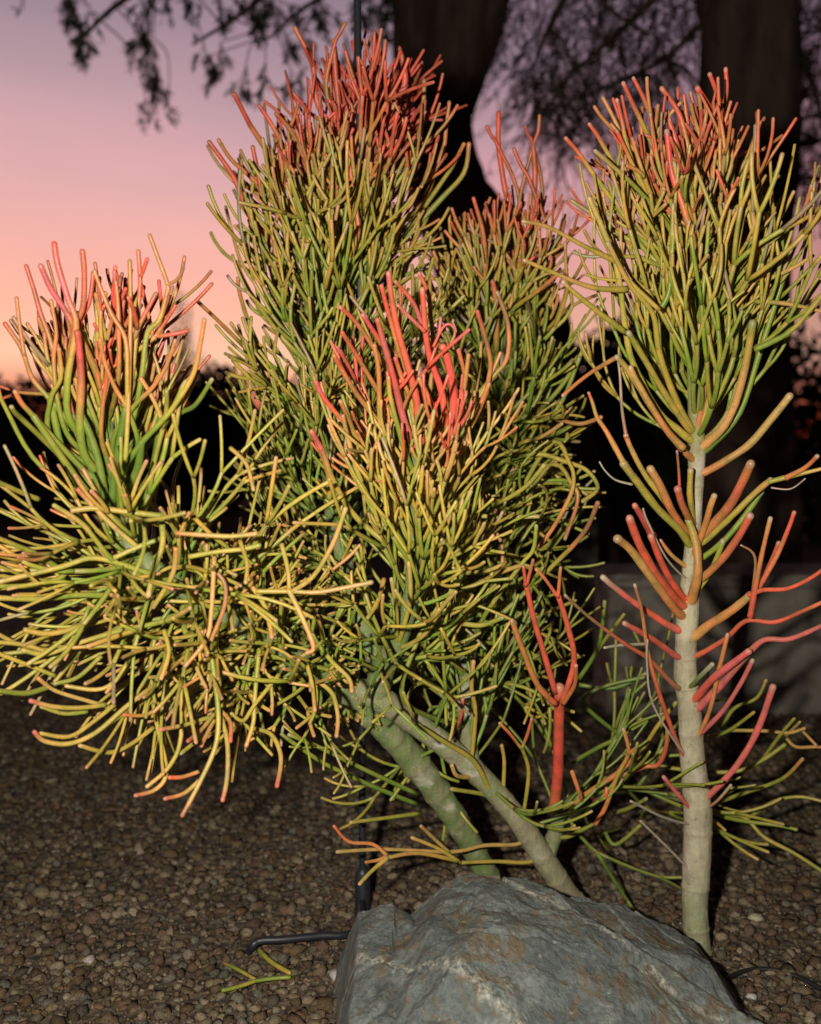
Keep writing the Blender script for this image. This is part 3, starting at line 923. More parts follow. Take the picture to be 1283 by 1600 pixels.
# --- sprawling sticks low on the left
LOW = [('lyyyytm', 10, 9, 1.06, 0.99, '251,1065 201,1101 151,1144 108,1162 70,1158 54,1144'), ('lyyy', 9, 8, 1.05, 1.0, '179,1101 143,1130 108,1151 64,1146'),
       ('lyyly', 9, 8, 1.07, 1.01, '240,1137 201,1165 169,1176 125,1165'), ('lyyytm', 9, 9, 1.05, 0.99, '165,1101 125,1106 82,1104 48,1095'),
       ('lyy', 8, 8, 1.05, 1.01, '136,1112 100,1115 65,1104'), ('ytto', 8, 8, 1.06, 1.01, '180,1108 133,1094 86,1079 60,1060'),
       ('llll', 11, 10, 1.06, 1.0, '86,1069 43,1083 -6,1079'), ('llyyy', 10, 8, 1.06, 1.03, '215,993 201,1040 161,1076 104,1072'),
       ('lly', 9, 8, 1.06, 1.04, '129,1011 106,1040 86,1065'), ('lyyy', 8, 8, 1.04, 1.0, '86,1056 36,1036 -6,1020'),
       ('lll', 9, 8, 1.06, 1.03, '158,1025 122,1058 86,1068'), ('llyyy', 10, 9, 1.07, 1.0, '251,972 190,985 125,1004 72,1022 36,1016'),
       ('yyy', 9, 8, 1.03, 0.99, '76,1020 40,1008 -6,1003'), ('lll', 10, 9, 1.06, 1.01, '100,900 70,912 30,916 -6,916'),
       ('lly', 11, 10, 1.08, 1.0, '180,930 120,930 60,936 -6,934'), ('llyy', 11, 10, 1.08, 1.02, '185,935 130,975 80,990 40,985'),
       ('lyyt', 11, 10, 1.08, 1.01, '230,895 150,872 95,886 -6,910'), ('lyty', 10, 9, 1.06, 1.0, '172,872 130,820 85,790'),
       ('llyy', 10, 9, 1.06, 0.98, '92,888 55,865 20,850 -6,840'), ('lyyl', 10, 9, 1.06, 1.0, '60,780 30,768 -6,752'),
       ('rtty', 9, 10, 1.02, 1.05, '120,763 145,790 180,825 215,855'), ('tyyl', 11, 11, 1.02, 1.05, '110,798 150,794 200,800 252,806'),
       ('lylt', 12, 10, 1.05, 1.02, '252,806 254,850 240,890 232,930'), ('otyt', 10, 9, 1.0, 1.03, '275,855 272,890 258,920 240,948'),
       ('yyl', 10, 9, 1.04, 1.05, '178,872 215,855 250,842'), ('lyt', 10, 9, 1.04, 1.0, '210,985 165,1000 138,1010'),
       ('lytt', 10, 9, 1.03, 1.0, '260,970 280,960 297,950'), ('yyt', 9, 8, 1.03, 1.0, '256,985 264,1020 252,1060'),
       ('ttto', 9, 8, 1.02, 0.98, '335,870 330,960 322,1000 290,1040'), ('tyty', 9, 9, 1.02, 1.0, '455,925 490,900 520,850 540,795'),
       ('yytt', 9, 9, 1.02, 1.02, '400,924 455,924 500,925 580,910'), ('otyt', 9, 9, 1.0, 1.0, '275,833 320,836 360,838 400,834'),
       ('yyyl', 9, 9, 1.03, 1.03, '295,870 340,862 380,858 405,852'), ('tyyo', 9, 9, 1.03, 1.0, '395,918 415,950 425,995'),
       ('ttoo', 10, 9, 1.02, 1.0, '450,920 470,960 490,1010 480,1020'), ('tyty', 9, 8, 1.04, 1.02, '440,850 450,890 452,920'),
       ('yyy', 8, 8, 1.03, 1.0, '375,845 386,880 384,910'), ('bbo', 8, 8, 1.0, 1.0, '340,895 352,915 350,950 330,1000'),
       ('yyl', 9, 8, 1.02, 1.05, '300,805 330,835 355,855'), ('ytt', 8, 7, 1.05, 1.02, '360,700 385,725 396,765'),
       ('loor', 10, 9, 1.14, 1.10, '515,780 512,735 490,680'), ('oo', 6, 6, 1.02, 1.02, '520,890 545,870 562,852'),
       ('llly', 11, 9, 1.08, 1.05, '300,1000 330,1025 341,1060 341,1108'),
       ('llyyttm', 10, 9, 1.05, 0.99, '330,1020 341,1108 337,1165 312,1223 285,1274'), ('yyttm', 9, 9, 1.05, 1.0, '341,1104 355,1158 355,1215 348,1250'),
       ('ytom', 8, 8, 1.05, 1.0, '335,1115 315,1140 294,1158'), ('yto', 8, 8, 1.05, 1.01, '335,1125 322,1150 315,1165'),
       ('yytr', 8, 8, 1.05, 1.0, '330,1120 287,1133 251,1140'), ('yor', 8, 8, 1.05, 1.02, '343,1108 360,1129 360,1158'),
       ('lyyt', 9, 8, 1.06, 1.0, '283,1060 283,1151 265,1197 230,1229'), ('lyytm', 9, 8, 1.06, 1.0, '240,1100 247,1140 260,1205 244,1233 212,1243'),
       ('ytom', 8, 8, 1.02, 0.99, '312,1219 287,1240 258,1248'), ('tor', 8, 8, 1.02, 1.0, '310,1206 285,1214 265,1215'),
       ('lyyo', 9, 8, 1.10, 1.06, '405,1015 398,1093 396,1129 385,1165'), ('yyy', 8, 7, 1.10, 1.05, '436,1054 398,1101 380,1126 362,1115'),
       ('lyytm', 9, 9, 1.12, 1.06, '388,1137 423,1147 439,1183 433,1228'), ('yyl', 8, 8, 1.06, 1.03, '318,1149 283,1177'),
       ('yyr', 8, 7, 1.06, 1.02, '255,1098 229,1117 194,1117'), ('yyo', 8, 8, 1.1, 1.07, '480,1040 488,1070 492,1110'),
       ('lyto', 9, 8, 1.1, 1.06, '500,1010 520,1035 545,1060 550,1080'), ('tyto', 9, 8, 1.1, 1.05, '498,1065 520,1085 528,1120 526,1150')]
for a in LOW:
    T('A', *a, root='l', maxgap=0.085)
S('A', 0.60, 0.74, 22, (50, 100), (0.06, 0.085), 3, 10.5, (0.14, 0.2), (0.52, 0.62), 0.12, 31, az=(100, 260), redtip=0.3, ok=lambda d: d.x < 0.1 and d.z < 0.4)
S('A', 0.58, 0.78, 22, (50, 105), (0.04, 0.062), 3, 10, (0.12, 0.2), (0.50, 0.66), 0.08, 32, redtip=0.4, ok=lambda d: d.x < 0.3 and d.z < 0.45)
S('A', 0.46, 0.64, 24, (50, 100), (0.035, 0.058), 3, 10, (0.15, 0.3), (0.45, 0.66), 0.15, 33, spread=(18, 50), redtip=0.4, ok=lambda d: d.z < 0.5)
S('A', 0.42, 0.68, 30, (50, 110), (0.032, 0.052), 3, 10, (0.05, 0.15), (0.40, 0.64), 0.10, 35, spread=(20, 52), redtip=0.4, ok=lambda d: d.z > 0.15)
S('A', 0.40, 0.60, 24, (60, 120), (0.034, 0.055), 3, 9.5, (0.10, 0.2), (0.40, 0.66), -0.05, 36, spread=(20, 50), redtip=0.4, ok=lambda d: d.y < 0.2)
S('B', 0.10, 0.34, 20, (55, 110), (0.035, 0.055), 3, 9.5, (0.08, 0.15), (0.40, 0.60), 0.05, 37, spread=(20, 50), ok=lambda d: d.x < 0.3)
S('A', 0.62, 0.78, 14, (60, 110), (0.06, 0.09), 3, 11, (0.15, 0.2), (0.50, 0.58), 0.1, 34, axis=Vector((-0.9, -0.2, 0.1)))

# --- centre front head with the red whorl
for a in [('rhphpr', 13, 8, 1.135, 1.05, '650,692 630,652 615,590 600,537 590,500'), ('rhrrrp', 14, 8, 1.13, 1.06, '652,692 652,632 637,570 622,517 612,465 607,427'),
          ('rrro', 11, 9, 1.12, 1.08, '655,690 675,667 680,645 655,592'), ('orhhrr', 12, 8, 1.12, 1.06, '698,672 690,612 672,560 665,517 660,452'),
          ('rppp', 7, 6, 1.07, 1.05, '664,518 642,497 622,477'), ('rhhr', 14, 11, 1.11, 1.07, '706,668 709,615 699,560 692,542'),
          ('oooo', 9, 8, 1.11, 1.07, '700,672 717,649 727,595 732,555'), ('rppt', 5, 5, 1.07, 1.05, '677,542 692,512 704,507 711,520 702,542')]:
    T('-C', *a)
for a in [('yooro', 10, 8, 1.12, 1.05, '587,654 555,612 530,570 522,556'), ('oorr', 9, 8, 1.11, 1.05, '590,610 560,560 535,520'),
          ('oorr', 9, 8, 1.11, 1.06, '585,545 555,502 532,480'), ('orpp', 9, 8, 1.10, 1.06, '594,535 567,492'),
          ('orr', 9, 8, 1.1, 1.07, '615,517 605,482 596,447'), ('yorpp', 10, 8, 1.12, 1.06, '557,682 510,627 494,597'),
          ('ytoo', 9, 8, 1.12, 1.07, '556,680 545,655 532,627'), ('ytpp', 10, 9, 1.13, 1.08, '520,748 505,707 487,674'),
          ('oobr', 9, 8, 1.14, 1.10, '764,590 764,550 746,487'), ('loobb', 9, 8, 1.15, 1.12, '767,592 792,560 794,507 777,457'),
          ('yoo', 9, 8, 1.12, 1.10, '737,664 752,630 764,600'), ('yooo', 10, 8, 1.11, 1.06, '594,654 592,582 585,540'),
          ('prr', 8, 7, 1.08, 1.05, '655,495 640,465 618,440'), ('orr', 8, 7, 1.12, 1.10, '672,480 668,455 655,427'),
          ('yto', 9, 8, 1.11, 1.08, '560,740 545,690 536,650'), ('lyo', 9, 8, 1.10, 1.08, '620,660 610,620 607,590'),
          ('yoor', 9, 8, 1.12, 1.09, '640,620 628,590 618,560'), ('yor', 8, 8, 1.13, 1.1, '735,620 728,590 716,545')]:
    T('C', *a, root='l')
for a in [('lyt', 10, 9, 1.17, 1.12, '640,1012 641,935 639,880'), ('lyt', 9, 8, 1.18, 1.13, '634,1008 620,960 612,905'), ('mm', 9, 8, 1.12, 1.115, '639,882 639,866'),
          ('tyl', 9, 8, 1.17, 1.12, '600,905 590,940 575,965'), ('lyyt', 9, 8, 1.18, 1.10, '640,1015 665,990 690,950 712,925')]:
    T('-C', *a)
S('C', 0.46, 0.80, 26, (24, 58), (0.036, 0.055), 4, 10.5, (0.20, 0.32), (0.48, 0.92), 0.5, 41, spread=(10, 30))
S('C', 0.20, 0.6, 20, (35, 80), (0.05, 0.08), 3, 10, (0.15, 0.3), (0.42, 0.58), 0.3, 42, spread=(16, 42))
S('C', 0.06, 0.3, 9, (50, 100), (0.04, 0.06), 3, 9, (0.1, 0.15), (0.3, 0.5), 0.0, 43, spread=(16, 48))

# --- tall centre head
for a in [('yorrro', 12, 8, 1.45, 1.40, '519,205 495,157 488,99 461,44'), ('orrro', 12, 8, 1.45, 1.42, '533,191 526,133 521,64'), ('rro', 7, 7, 1.42, 1.41, '522,73 531,52 539,37'),
          ('orrr', 11, 8, 1.46, 1.43, '581,184 567,133 557,92 560,50'), ('orrr', 9, 8, 1.45, 1.42, '608,174 581,126 563,95'),
          ('orhrr', 13, 9, 1.45, 1.42, '611,173 632,133 630,98 623,75'), ('orr', 9, 8, 1.44, 1.41, '608,174 601,126 591,81'),
          ('orrrr', 12, 8, 1.42, 1.36, '423,376 389,335 365,277 327,222'), ('ooo', 8, 7, 1.41, 1.37, '392,277 361,249 342,219'),
          ('orrr', 10, 8, 1.42, 1.38, '399,208 385,184 366,147'), ('orr', 10, 8, 1.42, 1.39, '416,339 406,287 395,230'), ('oor', 9, 8, 1.41, 1.38, '430,356 443,304 437,236'),
          ('yoo', 9, 8, 1.44, 1.41, '646,232 660,184 663,126'), ('oo', 8, 7, 1.45, 1.43, '690,240 697,201 702,160'), ('lyo', 10, 8, 1.45, 1.42, '690,310 725,270 733,225'),
          ('yoo', 8, 7, 1.45, 1.42, '697,275 712,250 725,225'), ('oorr', 9, 8, 1.38, 1.36, '562,370 553,304 546,253'), ('oor', 7, 6, 1.43, 1.41, '452,212 461,180 467,157'),
          ('oor', 8, 7, 1.44, 1.42, '560,150 548,110 540,80'), ('oorp', 9, 8, 1.42, 1.39, '450,240 425,195 405,165'), ('oor', 9, 8, 1.42, 1.39, '470,235 455,205 432,178'),
          ('yo', 8, 7, 1.38, 1.34, '400,470 382,440 370,410'), ('yoo', 8, 7, 1.38, 1.32, '380,540 345,505 310,472'), ('loo', 8, 7, 1.38, 1.34, '395,520 375,460 372,435')]:
    T('B', *a, root='l')
S('B', 0.62, 0.95, 46, (26, 66), (0.042, 0.060), 4, 10.5, (0.02, 0.40), (0.45, 1.15), 0.5, 51, spread=(12, 34))
S('B', 0.48, 0.80, 46, (36, 74), (0.052, 0.074), 4, 10.5, (0.05, 0.15), (0.40, 0.76), 0.6, 52, spread=(12, 36))
S('B', 0.30, 0.55, 34, (44, 84), (0.044, 0.064), 4, 10, (0.08, 0.12), (0.40, 0.56), 0.35, 53, spread=(12, 36))
S('B', 0.92, 1.0, 18, (8, 46), (0.032, 0.046), 4, 10, (0.4, 0.5), (1.05, 1.2), 0.3, 54)

# --- right of centre, behind
for a in [('oorr', 15, 12, 1.47, 1.46, '801,468 812,420 822,372'), ('rrrr', 13, 9, 1.46, 1.44, '822,372 833,328 836,275 833,226'), ('rr', 7, 6, 1.44, 1.43, '832,226 826,212 821,198'),
          ('rro', 7, 6, 1.44, 1.43, '834,226 841,205 843,181'), ('rrrr', 11, 9, 1.46, 1.44, '818,362 794,314 784,265 779,226 779,177'), ('rr', 7, 6, 1.44, 1.43, '778,228 769,214 761,198'),
          ('rr', 8, 7, 1.44, 1.43, '828,283 815,260 803,233'), ('yoor', 9, 7, 1.46, 1.42, '758,430 756,370 740,310'), ('yor', 8, 7, 1.46, 1.43, '775,425 780,385 764,335'),
          ('yo', 8, 7, 1.46, 1.43, '790,430 806,400 812,360'), ('loor', 12, 9, 1.44, 1.40, '775,560 776,480 770,440'), ('lyoo', 9, 7, 1.45, 1.40, '805,480 840,455 870,430')]:
    T('D', *a)
for a in [('lyyly', 9, 8, 1.36, 1.30, '813,713 847,710 883,721 917,735 934,763 911,783'), ('ytoo', 8, 8, 1.32, 1.28, '890,724 895,763 869,817 844,853'),
          ('yob', 8, 7, 1.32, 1.3, '896,760 902,786 883,842'), ('yobb', 9, 9, 1.34, 1.28, '875,873 895,853 917,825 934,786'), ('lyyy', 9, 8, 1.30, 1.25, '757,797 791,780 824,758 850,727'),
          ('lyyt', 9, 8, 1.28, 1.26, '707,814 740,806 780,808 841,807'), ('tbbo', 8, 7, 1.26, 1.24, '737,820 768,825 784,850 785,878'), ('lyt', 9, 8, 1.25, 1.23, '718,898 757,893 788,881'),
          ('llyyt', 9, 9, 1.18, 1.22, '650,1007 679,957 707,925 740,915 780,895 813,884'), ('yyl', 8, 8, 1.22, 1.20, '813,884 833,859 838,822'),
          ('yoto', 8, 8, 1.38, 1.28, '850,651 880,658 909,662 939,652'), ('ytt', 8, 7, 1.38, 1.32, '813,693 847,682 878,662'), ('lyl', 10, 9, 1.25, 1.22, '707,974 751,977 785,965'),
          ('gly', 9, 8, 1.42, 1.38, '835,650 880,600 915,540'), ('gll', 9, 8, 1.42, 1.38, '815,670 870,640 905,560')]:
    T('D', *a)
S('D', 0.52, 0.86, 40, (26, 68), (0.040, 0.056), 4, 10, (0.04, 0.20), (0.36, 0.85), 0.5, 61, spread=(12, 34))
S('D', 0.32, 0.62, 34, (40, 85), (0.045, 0.068), 4, 9.5, (0.2, 0.25), (0.42, 0.55), 0.25, 62, spread=(18, 46), bend=0.5)
S('D', 0.10, 0.42, 34, (45, 110), (0.05, 0.08), 3, 9, (0.12, 0.25), (0.36, 0.55), 0.0, 63, spread=(20, 55), bend=0.7, ok=lambda d: d.y > -0.25)
S('D', 0.0, 0.2, 16, (20, 80), (0.06, 0.085), 3, 9, (0.03, 0.08), (0.2, 0.4), 0.3, 64, ok=lambda d: d.y > -0.2)

# --- low around the trunk foot
for a in [('orhrr', 21, 20, 1.33, 1.20, '866,1262 871,1215 873,1150 874,1075'), ('rrrr', 12, 10, 1.20, 1.12, '868,1082 850,1020 835,970 822,912'), ('rr', 7, 6, 1.12, 1.10, '822,916 818,885'),
          ('rb', 7, 6, 1.12, 1.10, '823,914 833,875'), ('rrrr', 12, 10, 1.20, 1.12, '878,1098 897,1035 887,977 872,930'), ('ro', 7, 6, 1.12, 1.10, '872,934 876,887'),
          ('ro', 7, 6, 1.12, 1.10, '871,932 852,905 838,890'), ('rooo', 12, 10, 1.20, 1.12, '868,1100 840,1070 815,1010 800,970'), ('oo', 9, 8, 1.20, 1.12, '880,1100 898,1070 900,1040')]:
    T('-L', *a)
for a in [('lly', 8, 7, 1.32, 1.26, '654,1271 603,1278 548,1285'), ('lyy', 8, 7, 1.34, 1.28, '819,1345 774,1346 720,1348'), ('lyty', 8, 8, 1.28, 1.22, '718,1346 654,1333 606,1340'),
          ('ltttt', 8, 7, 1.33, 1.20, '809,1312 757,1321 706,1331 603,1327 527,1331'), ('toor', 8, 6, 1.22, 1.19, '604,1336 582,1319 545,1315 522,1291'), ('tyt', 9, 7, 1.22, 1.18, '606,1340 582,1360 562,1381'),
          ('to', 7, 6, 1.22, 1.20, '604,1338 590,1344 572,1347'), ('yyt', 7, 7, 1.28, 1.25, '720,1348 685,1326 644,1309'), ('yto', 7, 7, 1.28, 1.25, '702,1332 680,1312 658,1291')]:
    T('-TR', *a)
for a in [('gglll', 9, 8, 1.30, 1.18, '650,1256 586,1230 534,1206 500,1189 440,1148'), ('gll', 9, 8, 1.29, 1.18, '650,1240 569,1202 500,1168 452,1148'), ('lyyyl', 11, 9, 1.30, 1.19, '798,1226 740,1189 692,1158 654,1134'),
          ('yty', 8, 7, 1.20, 1.17, '656,1138 642,1112 630,1082'), ('llyl', 8, 7, 1.33, 1.27, '833,1270 826,1206 815,1168'), ('lro', 6, 6, 1.27, 1.25, '815,1170 798,1148 781,1130'),
          ('lrr', 6, 6, 1.27, 1.26, '815,1170 824,1148 831,1123'), ('lll', 9, 8, 1.33, 1.27, '826,1268 774,1247 706,1233'), ('yyyt', 9, 8, 1.28, 1.22, '754,1182 743,1113 737,1075 740,1034'),
          ('tyt', 9, 8, 1.26, 1.24, '724,1228 714,1212 706,1196'), ('orr', 7, 7, 1.24, 1.22, '717,1150 720,1120 723,1092'), ('yyt', 8, 7, 1.31, 1.28, '802,1228 788,1190 784,1165')]:
    T('-TR', *a)
for a in [('gll', 9, 8, 1.35, 1.33, '862,1298 894,1305 925,1288'), ('yoo', 8, 8, 1.33, 1.30, '925,1288 908,1247 894,1206'), ('yyoo', 10, 9, 1.36, 1.30, '880,1261 918,1239 965,1208 996,1179'),
          ('ooyot', 9, 7, 1.33, 1.28, '930,1288 946,1261 965,1211 982,1176 974,1139'), ('oo', 7, 7, 1.29, 1.28, '982,1178 995,1168'), ('or', 8, 7, 1.32, 1.31, '940,1262 945,1245 948,1232'),
          ('oorro', 10, 8, 1.33, 1.28, '975,1212 1006,1198 1028,1195 1040,1170 1043,1142'), ('lyl', 8, 8, 1.40, 1.36, '994,1190 1025,1138 1056,1098'),
          ('glllll', 8, 8, 1.45, 1.40, '1000,1186 1037,1198 1106,1206 1156,1204 1194,1186 1226,1164'), ('lll', 7, 6, 1.42, 1.38, '1190,1188 1222,1145 1241,1123'),
          ('lly', 7, 6, 1.45, 1.40, '1106,1151 1138,1142 1178,1113'), ('ltttt', 7, 6, 1.44, 1.38, '1138,1141 1194,1142 1232,1145 1257,1138'), ('gllt', 7, 6, 1.44, 1.40, '1128,1138 1147,1107 1182,1091 1197,1063'),
          ('ltto', 7, 6, 1.42, 1.38, '1229,1154 1244,1167 1273,1167 1292,1168'), ('tt', 6, 6, 1.40, 1.38, '1252,1140 1275,1164'), ('tt', 6, 5, 1.41, 1.38, '1228,1150 1250,1128'), ('gllo', 8, 7, 1.46, 1.40, '1115,1256 1163,1239 1222,1217 1254,1186'),
          ('llyyl', 8, 7, 1.47, 1.36, '1112,1260 1163,1277 1194,1308 1241,1333 1292,1366'), ('gll', 8, 7, 1.46, 1.40, '1110,1266 1163,1283 1213,1289 1244,1296'), ('llyt', 7, 6, 1.44, 1.39, '1170,1278 1210,1252 1251,1245 1292,1254'),
          ('ggll', 8, 7, 1.45, 1.38, '893,1192 937,1167 975,1148 1001,1123'), ('gggg', 8, 7, 1.46, 1.42, '970,1150 911,1098 943,1073 1008,1058'), ('gggl', 8, 7, 1.47, 1.44, '905,1070 960,1075 1010,1052'),
          ('ggl', 8, 7, 1.46, 1.42, '905,1060 935,1010 945,940'), ('gll', 8, 6, 1.46, 1.42, '915,1045 945,1000 975,960'), ('gll', 8, 7, 1.46, 1.42, '960,1270 985,1262 1010,1248'),
          ('ggl', 8, 7, 1.44, 1.42, '945,1300 962,1320 1000,1290')]:
    T('-L', *a)
S('L', 0.2, 0.7, 12, (30, 90), (0.06, 0.09), 3, 8, (0.05, 0.1), (0.25, 0.45), 0.2, 71)
S('TR', 0.45, 0.85, 8, (50, 100), (0.05, 0.08), 3, 8.5, (0.05, 0.1), (0.3, 0.5), 0.3, 72)



def plant(base, stems, label, trunk_names):
    root = empty('fire_stick_plant', base)
    tag(root, label, 'plant')
    holder = {}
    for s in stems:
        path, rr = STEMS[s]
        rad = [q * 0.95 for q in rr]
        n = len(path)
        cols = []
        rnd = random.Random(sum(map(ord, s)))
        for i in range(n):
            f = i / (n - 1)
            if s == 'R':
                kk = max(0.0, min(1.0, (f - 0.11) / 0.06))
                c = tuple(a * (1 - kk) + b * kk for a, b in zip((0.31, 0.33, 0.18), (0.48, 0.44, 0.29)))
                if f > 0.68:
                    k = min(1, (f - 0.68) / 0.1)
                    c = tuple(a * (1 - k) + b * k for a, b in zip(c, (0.28, 0.29, 0.075)))
            elif s == 'TR':
                c = (0.34, 0.33, 0.19) if f < 0.55 else (0.24, 0.27, 0.13)
            elif s == 'A':
                c = (0.15, 0.22, 0.065)
            else:
                c = (0.13, 0.20, 0.05)
            cols.append(c)
        # finer rings with swollen leaf-scar nodes
        fine, fr, fc = [], [], []
        L = 0.0
        for i in range(n - 1):
            for k in range(3):
                t = k / 3
                p = path[i].lerp(path[i + 1], t)
                r = rad[i] + (rad[i + 1] - rad[i]) * t
                fine.append(p); fr.append(r)
                fc.append(tuple(a + (b - a) * t for a, b in zip(cols[i], cols[i + 1])))
        fine.append(path[-1]); fr.append(rad[-1]); fc.append(cols[-1])
        nodes = []
        nxt = rnd.uniform(0.02, 0.05)
        for i in range(1, len(fine)):
            L += (fine[i] - fine[i - 1]).length
            if L > nxt:
                nodes.append(i)
                nxt = L + rnd.uniform(0.035, 0.075)
        for i in nodes:
            for j, w in ((-1, .02), (0, .06), (1, .02)):
                if 0 <= i + j < len(fr):
                    fr[i + j] *= 1 + w
            fc[i] = tuple(a * 0.5 + b * 0.5 for a, b in zip(fc[i], (0.30, 0.22, 0.15)))
        mb = MB()
        tube(mb, fine, fr, fc, 14, True, 0.0, 0.035 if s != 'A' else 0.12, 3.3)
        holder[s] = mb.build('trunk' if s in trunk_names else 'branch', M_TRUNK, root)
    # the 300 twigs that show largest are parts of their own, the rest one mass of the same plant
    mine = [(s, mb) for s, mb in TWIGS if s in holder]
    grid = {}
    for k, (s, mb) in enumerate(mine):
        for v in mb.v:
            y = v[1] * math.cos(PITCH) - (v[2] - CAM_H) * math.sin(PITCH)
            zc = v[1] * math.sin(PITCH) + (v[2] - CAM_H) * math.cos(PITCH)
            gx, gy = int((CX + FPX * v[0] / y) // 5), int((CY - FPX * zc / y) // 5)
            if 0 <= gx < 257 and 0 <= gy < 320:
                g = grid.get((gx, gy))
                if g is None or y < g[0]:
                    grid[(gx, gy)] = (y, k)
    seen = [0] * len(mine)
    for y, k in grid.values():
        seen[k] += 1
    order = sorted(range(len(mine)), key=lambda k: -seen[k])
    keep = set(order[:300])
    rest = MB()
    for k, (s, mb) in enumerate(mine):
        if k in keep:
            mb.build('twig', M_STICK, holder[s])
        else:
            b = len(rest.v)
            rest.v += mb.v
            rest.c += mb.c
            rest.f += [tuple(b + q for q in f) for f in mb.f]
    if rest.v:
        tag(rest.build('inner_twigs', M_STICK, root), kind='stuff')
    print('twigs', len(mine), 'kept', len(keep), 'smallest kept', seen[order[min(299, len(order) - 1)]])
    return root


plant(STEMS['TR'][0][0] * 1.0, ['TR', 'A', 'B', 'C', 'D', 'L'],
      'large bushy fire stick plant with leaning trunk and several red-tipped heads', ('TR',))
plant(STEMS['R'][0][0] * 1.0, ['R'],
      'straight single-trunk fire stick plant with bare pale trunk and one round crown', ('R',))

# fallen stick on the gravel
mb = MB()
for code, s, w in (('lly', '346,1548 372,1542 398,1533', 7), ('gll', '398,1533 425,1529 452,1527', 7), ('bly', '348,1504 370,1514 398,1530', 6), ('lyy', '404,1484 425,1504 452,1520', 8)):
    pts = [G(x, y, 0.012) for x, y in px_path(s)]
    path = catmull(pts, 4)
    tube(mb, path, [w * p.y / FPX / 2 for p in path], [ramp_code(code, i / (len(path) - 1)) for i in range(len(path))], 6)
tag(mb.build('fallen_twig', M_STICK), 'broken yellow-green forked twig lying on the gravel', 'twig')

# dry leaf scrap on the rock
mb = MB()
c0 = P(962, 1455, 1.185)
for k in range(7):
    t = k / 6
    w = 0.0035 * math.sin(math.pi * (0.12 + 0.8 * t)) + 0.0006
    for sgn in (-1, 0, 1):
        mb.v.append((c0.x - 0.014 + 0.028 * t, c0.y + sgn * w, c0.z + 0.002 + 0.003 * math.sin(3 * t) + (0.0018 if sgn else 0)))
for k in range(6):
    for j in range(2):
        mb.f.append((k * 3 + j, k * 3 + 3 + j, k * 3 + 4 + j, k * 3 + 1 + j))
o = mb.build('dry_leaf', M_DRY)
md = o.modifiers.new('thickness', 'SOLIDIFY'); md.thickness = 0.0012
tag(o, 'small curled tan leaf scrap lying on top of the rock', 'leaf')

# thin dark strip curving over the gravel at the right
mb = MB()
pts = [G(x, y, 0.006) for x, y in px_path('1118,1545 1150,1522 1190,1514 1235,1522 1283,1545 1330,1575')]
path = catmull(pts, 6)
tube(mb, path, [0.0032] * len(path), None, 8)
tag(mb.build('dark_strip', M_STRIP), 'thin black strip curving over gravel beside the rock', 'tube')

# ------------------------------------------------------------------ black garden pole with a foot bar
root = empty('garden_pole', G(567, 1428, 0))
tag(root, 'tall black metal garden pole with bent foot bar, standing behind the bush', 'pole')
b = G(567, 1428, 0)
top = P(559, 0, b.y + 0.01)
mb = MB()
up = (top - b).normalized()
pts = [b + up * t for t in (-0.05, 0.1, 0.4, 0.8, 1.1, 1.45)]
hk = pts[-1]
for k in range(1, 8):
    a = math.pi * k / 7
    pts.append(hk + Vector((0.06 - 0.06 * math.cos(a), 0, 0.08 * math.sin(a))))
path = catmull(pts, 4)
tube(mb, path, [0.0055] * len(path), None, 10)
mb.build('shaft', M_METAL, root)
mb = MB()
tube(mb, [b - up * 0.03, b + up * 0.02, b + up * 0.062], [0.0115, 0.0115, 0.0110], None, 12)
mb.build('sleeve', M_METAL, root)
mb = MB()
q = [b + Vector((0, -0.004, 0.022)), G(552, 1456, 0.018), G(500, 1462, 0.022), G(440, 1468, 0.024), G(405, 1470, 0.024), G(392, 1482, 0.014), G(384, 1500, -0.03)]
path = catmull(q, 4)
tube(mb, path, [0.0052] * len(path), None, 10)
mb.build('foot_bar', M_METAL, root)


# ------------------------------------------------------------------ background: wall, pillar, trees, shrubs
def box(mb, a, b):
    i = len(mb.v)
    for z in (a[2], b[2]):
        mb.v += [(a[0], a[1], z), (b[0], a[1], z), (b[0], b[1], z), (a[0], b[1], z)]
    mb.f += [tuple(i + k for k in f) for f in ((3, 2, 1, 0), (4, 5, 6, 7), (0, 1, 5, 4), (1, 2, 6, 5), (2, 3, 7, 6), (3, 0, 4, 7))]


def bevel(o, w):
    m = o.modifiers.new('edge', 'BEVEL')
    m.width, m.segments = w, 2


WY = 2.45
wt = P(1150, 897, WY)
root = empty('low_wall', (1.2, WY, 0))
tag(root, 'low grey stucco wall behind the straight-trunked plant', 'wall')
mb = MB(); box(mb, (P(952, 900, WY).x, WY, -0.05), (3.2, WY + 0.2, wt.z - 0.035))
bevel(mb.build('wall_body', M_WALL, root, False), 0.008)
mb = MB(); box(mb, (P(945, 900, WY).x, WY - 0.012, wt.z - 0.035), (3.2, WY + 0.212, wt.z))
bevel(mb.build('coping', M_WALL, root, False), 0.008)

PY = 3.3
pt = P(900, 737, PY)
root = empty('pillar', (P(895, 900, PY).x, PY, 0))
tag(root, 'dim dark grey square pillar standing between the two plants', 'pillar')
mb = MB(); box(mb, (P(848, 900, PY).x, PY, -0.05), (P(935, 900, PY).x, PY + 0.2, pt.z - 0.03))
M_WALL2 = make_plain('dark_stucco', (0.10, 0.09, 0.085), 0.95, 20, 0.25, 0.6, 0.004, 0.15)
bevel(mb.build('shaft', M_WALL2, root, False), 0.008)
mb = MB(); box(mb, (P(845, 900, PY).x, PY - 0.01, pt.z - 0.03), (P(938, 900, PY).x, PY + 0.21, pt.z))
bevel(mb.build('cap', M_WALL2, root, False), 0.008)


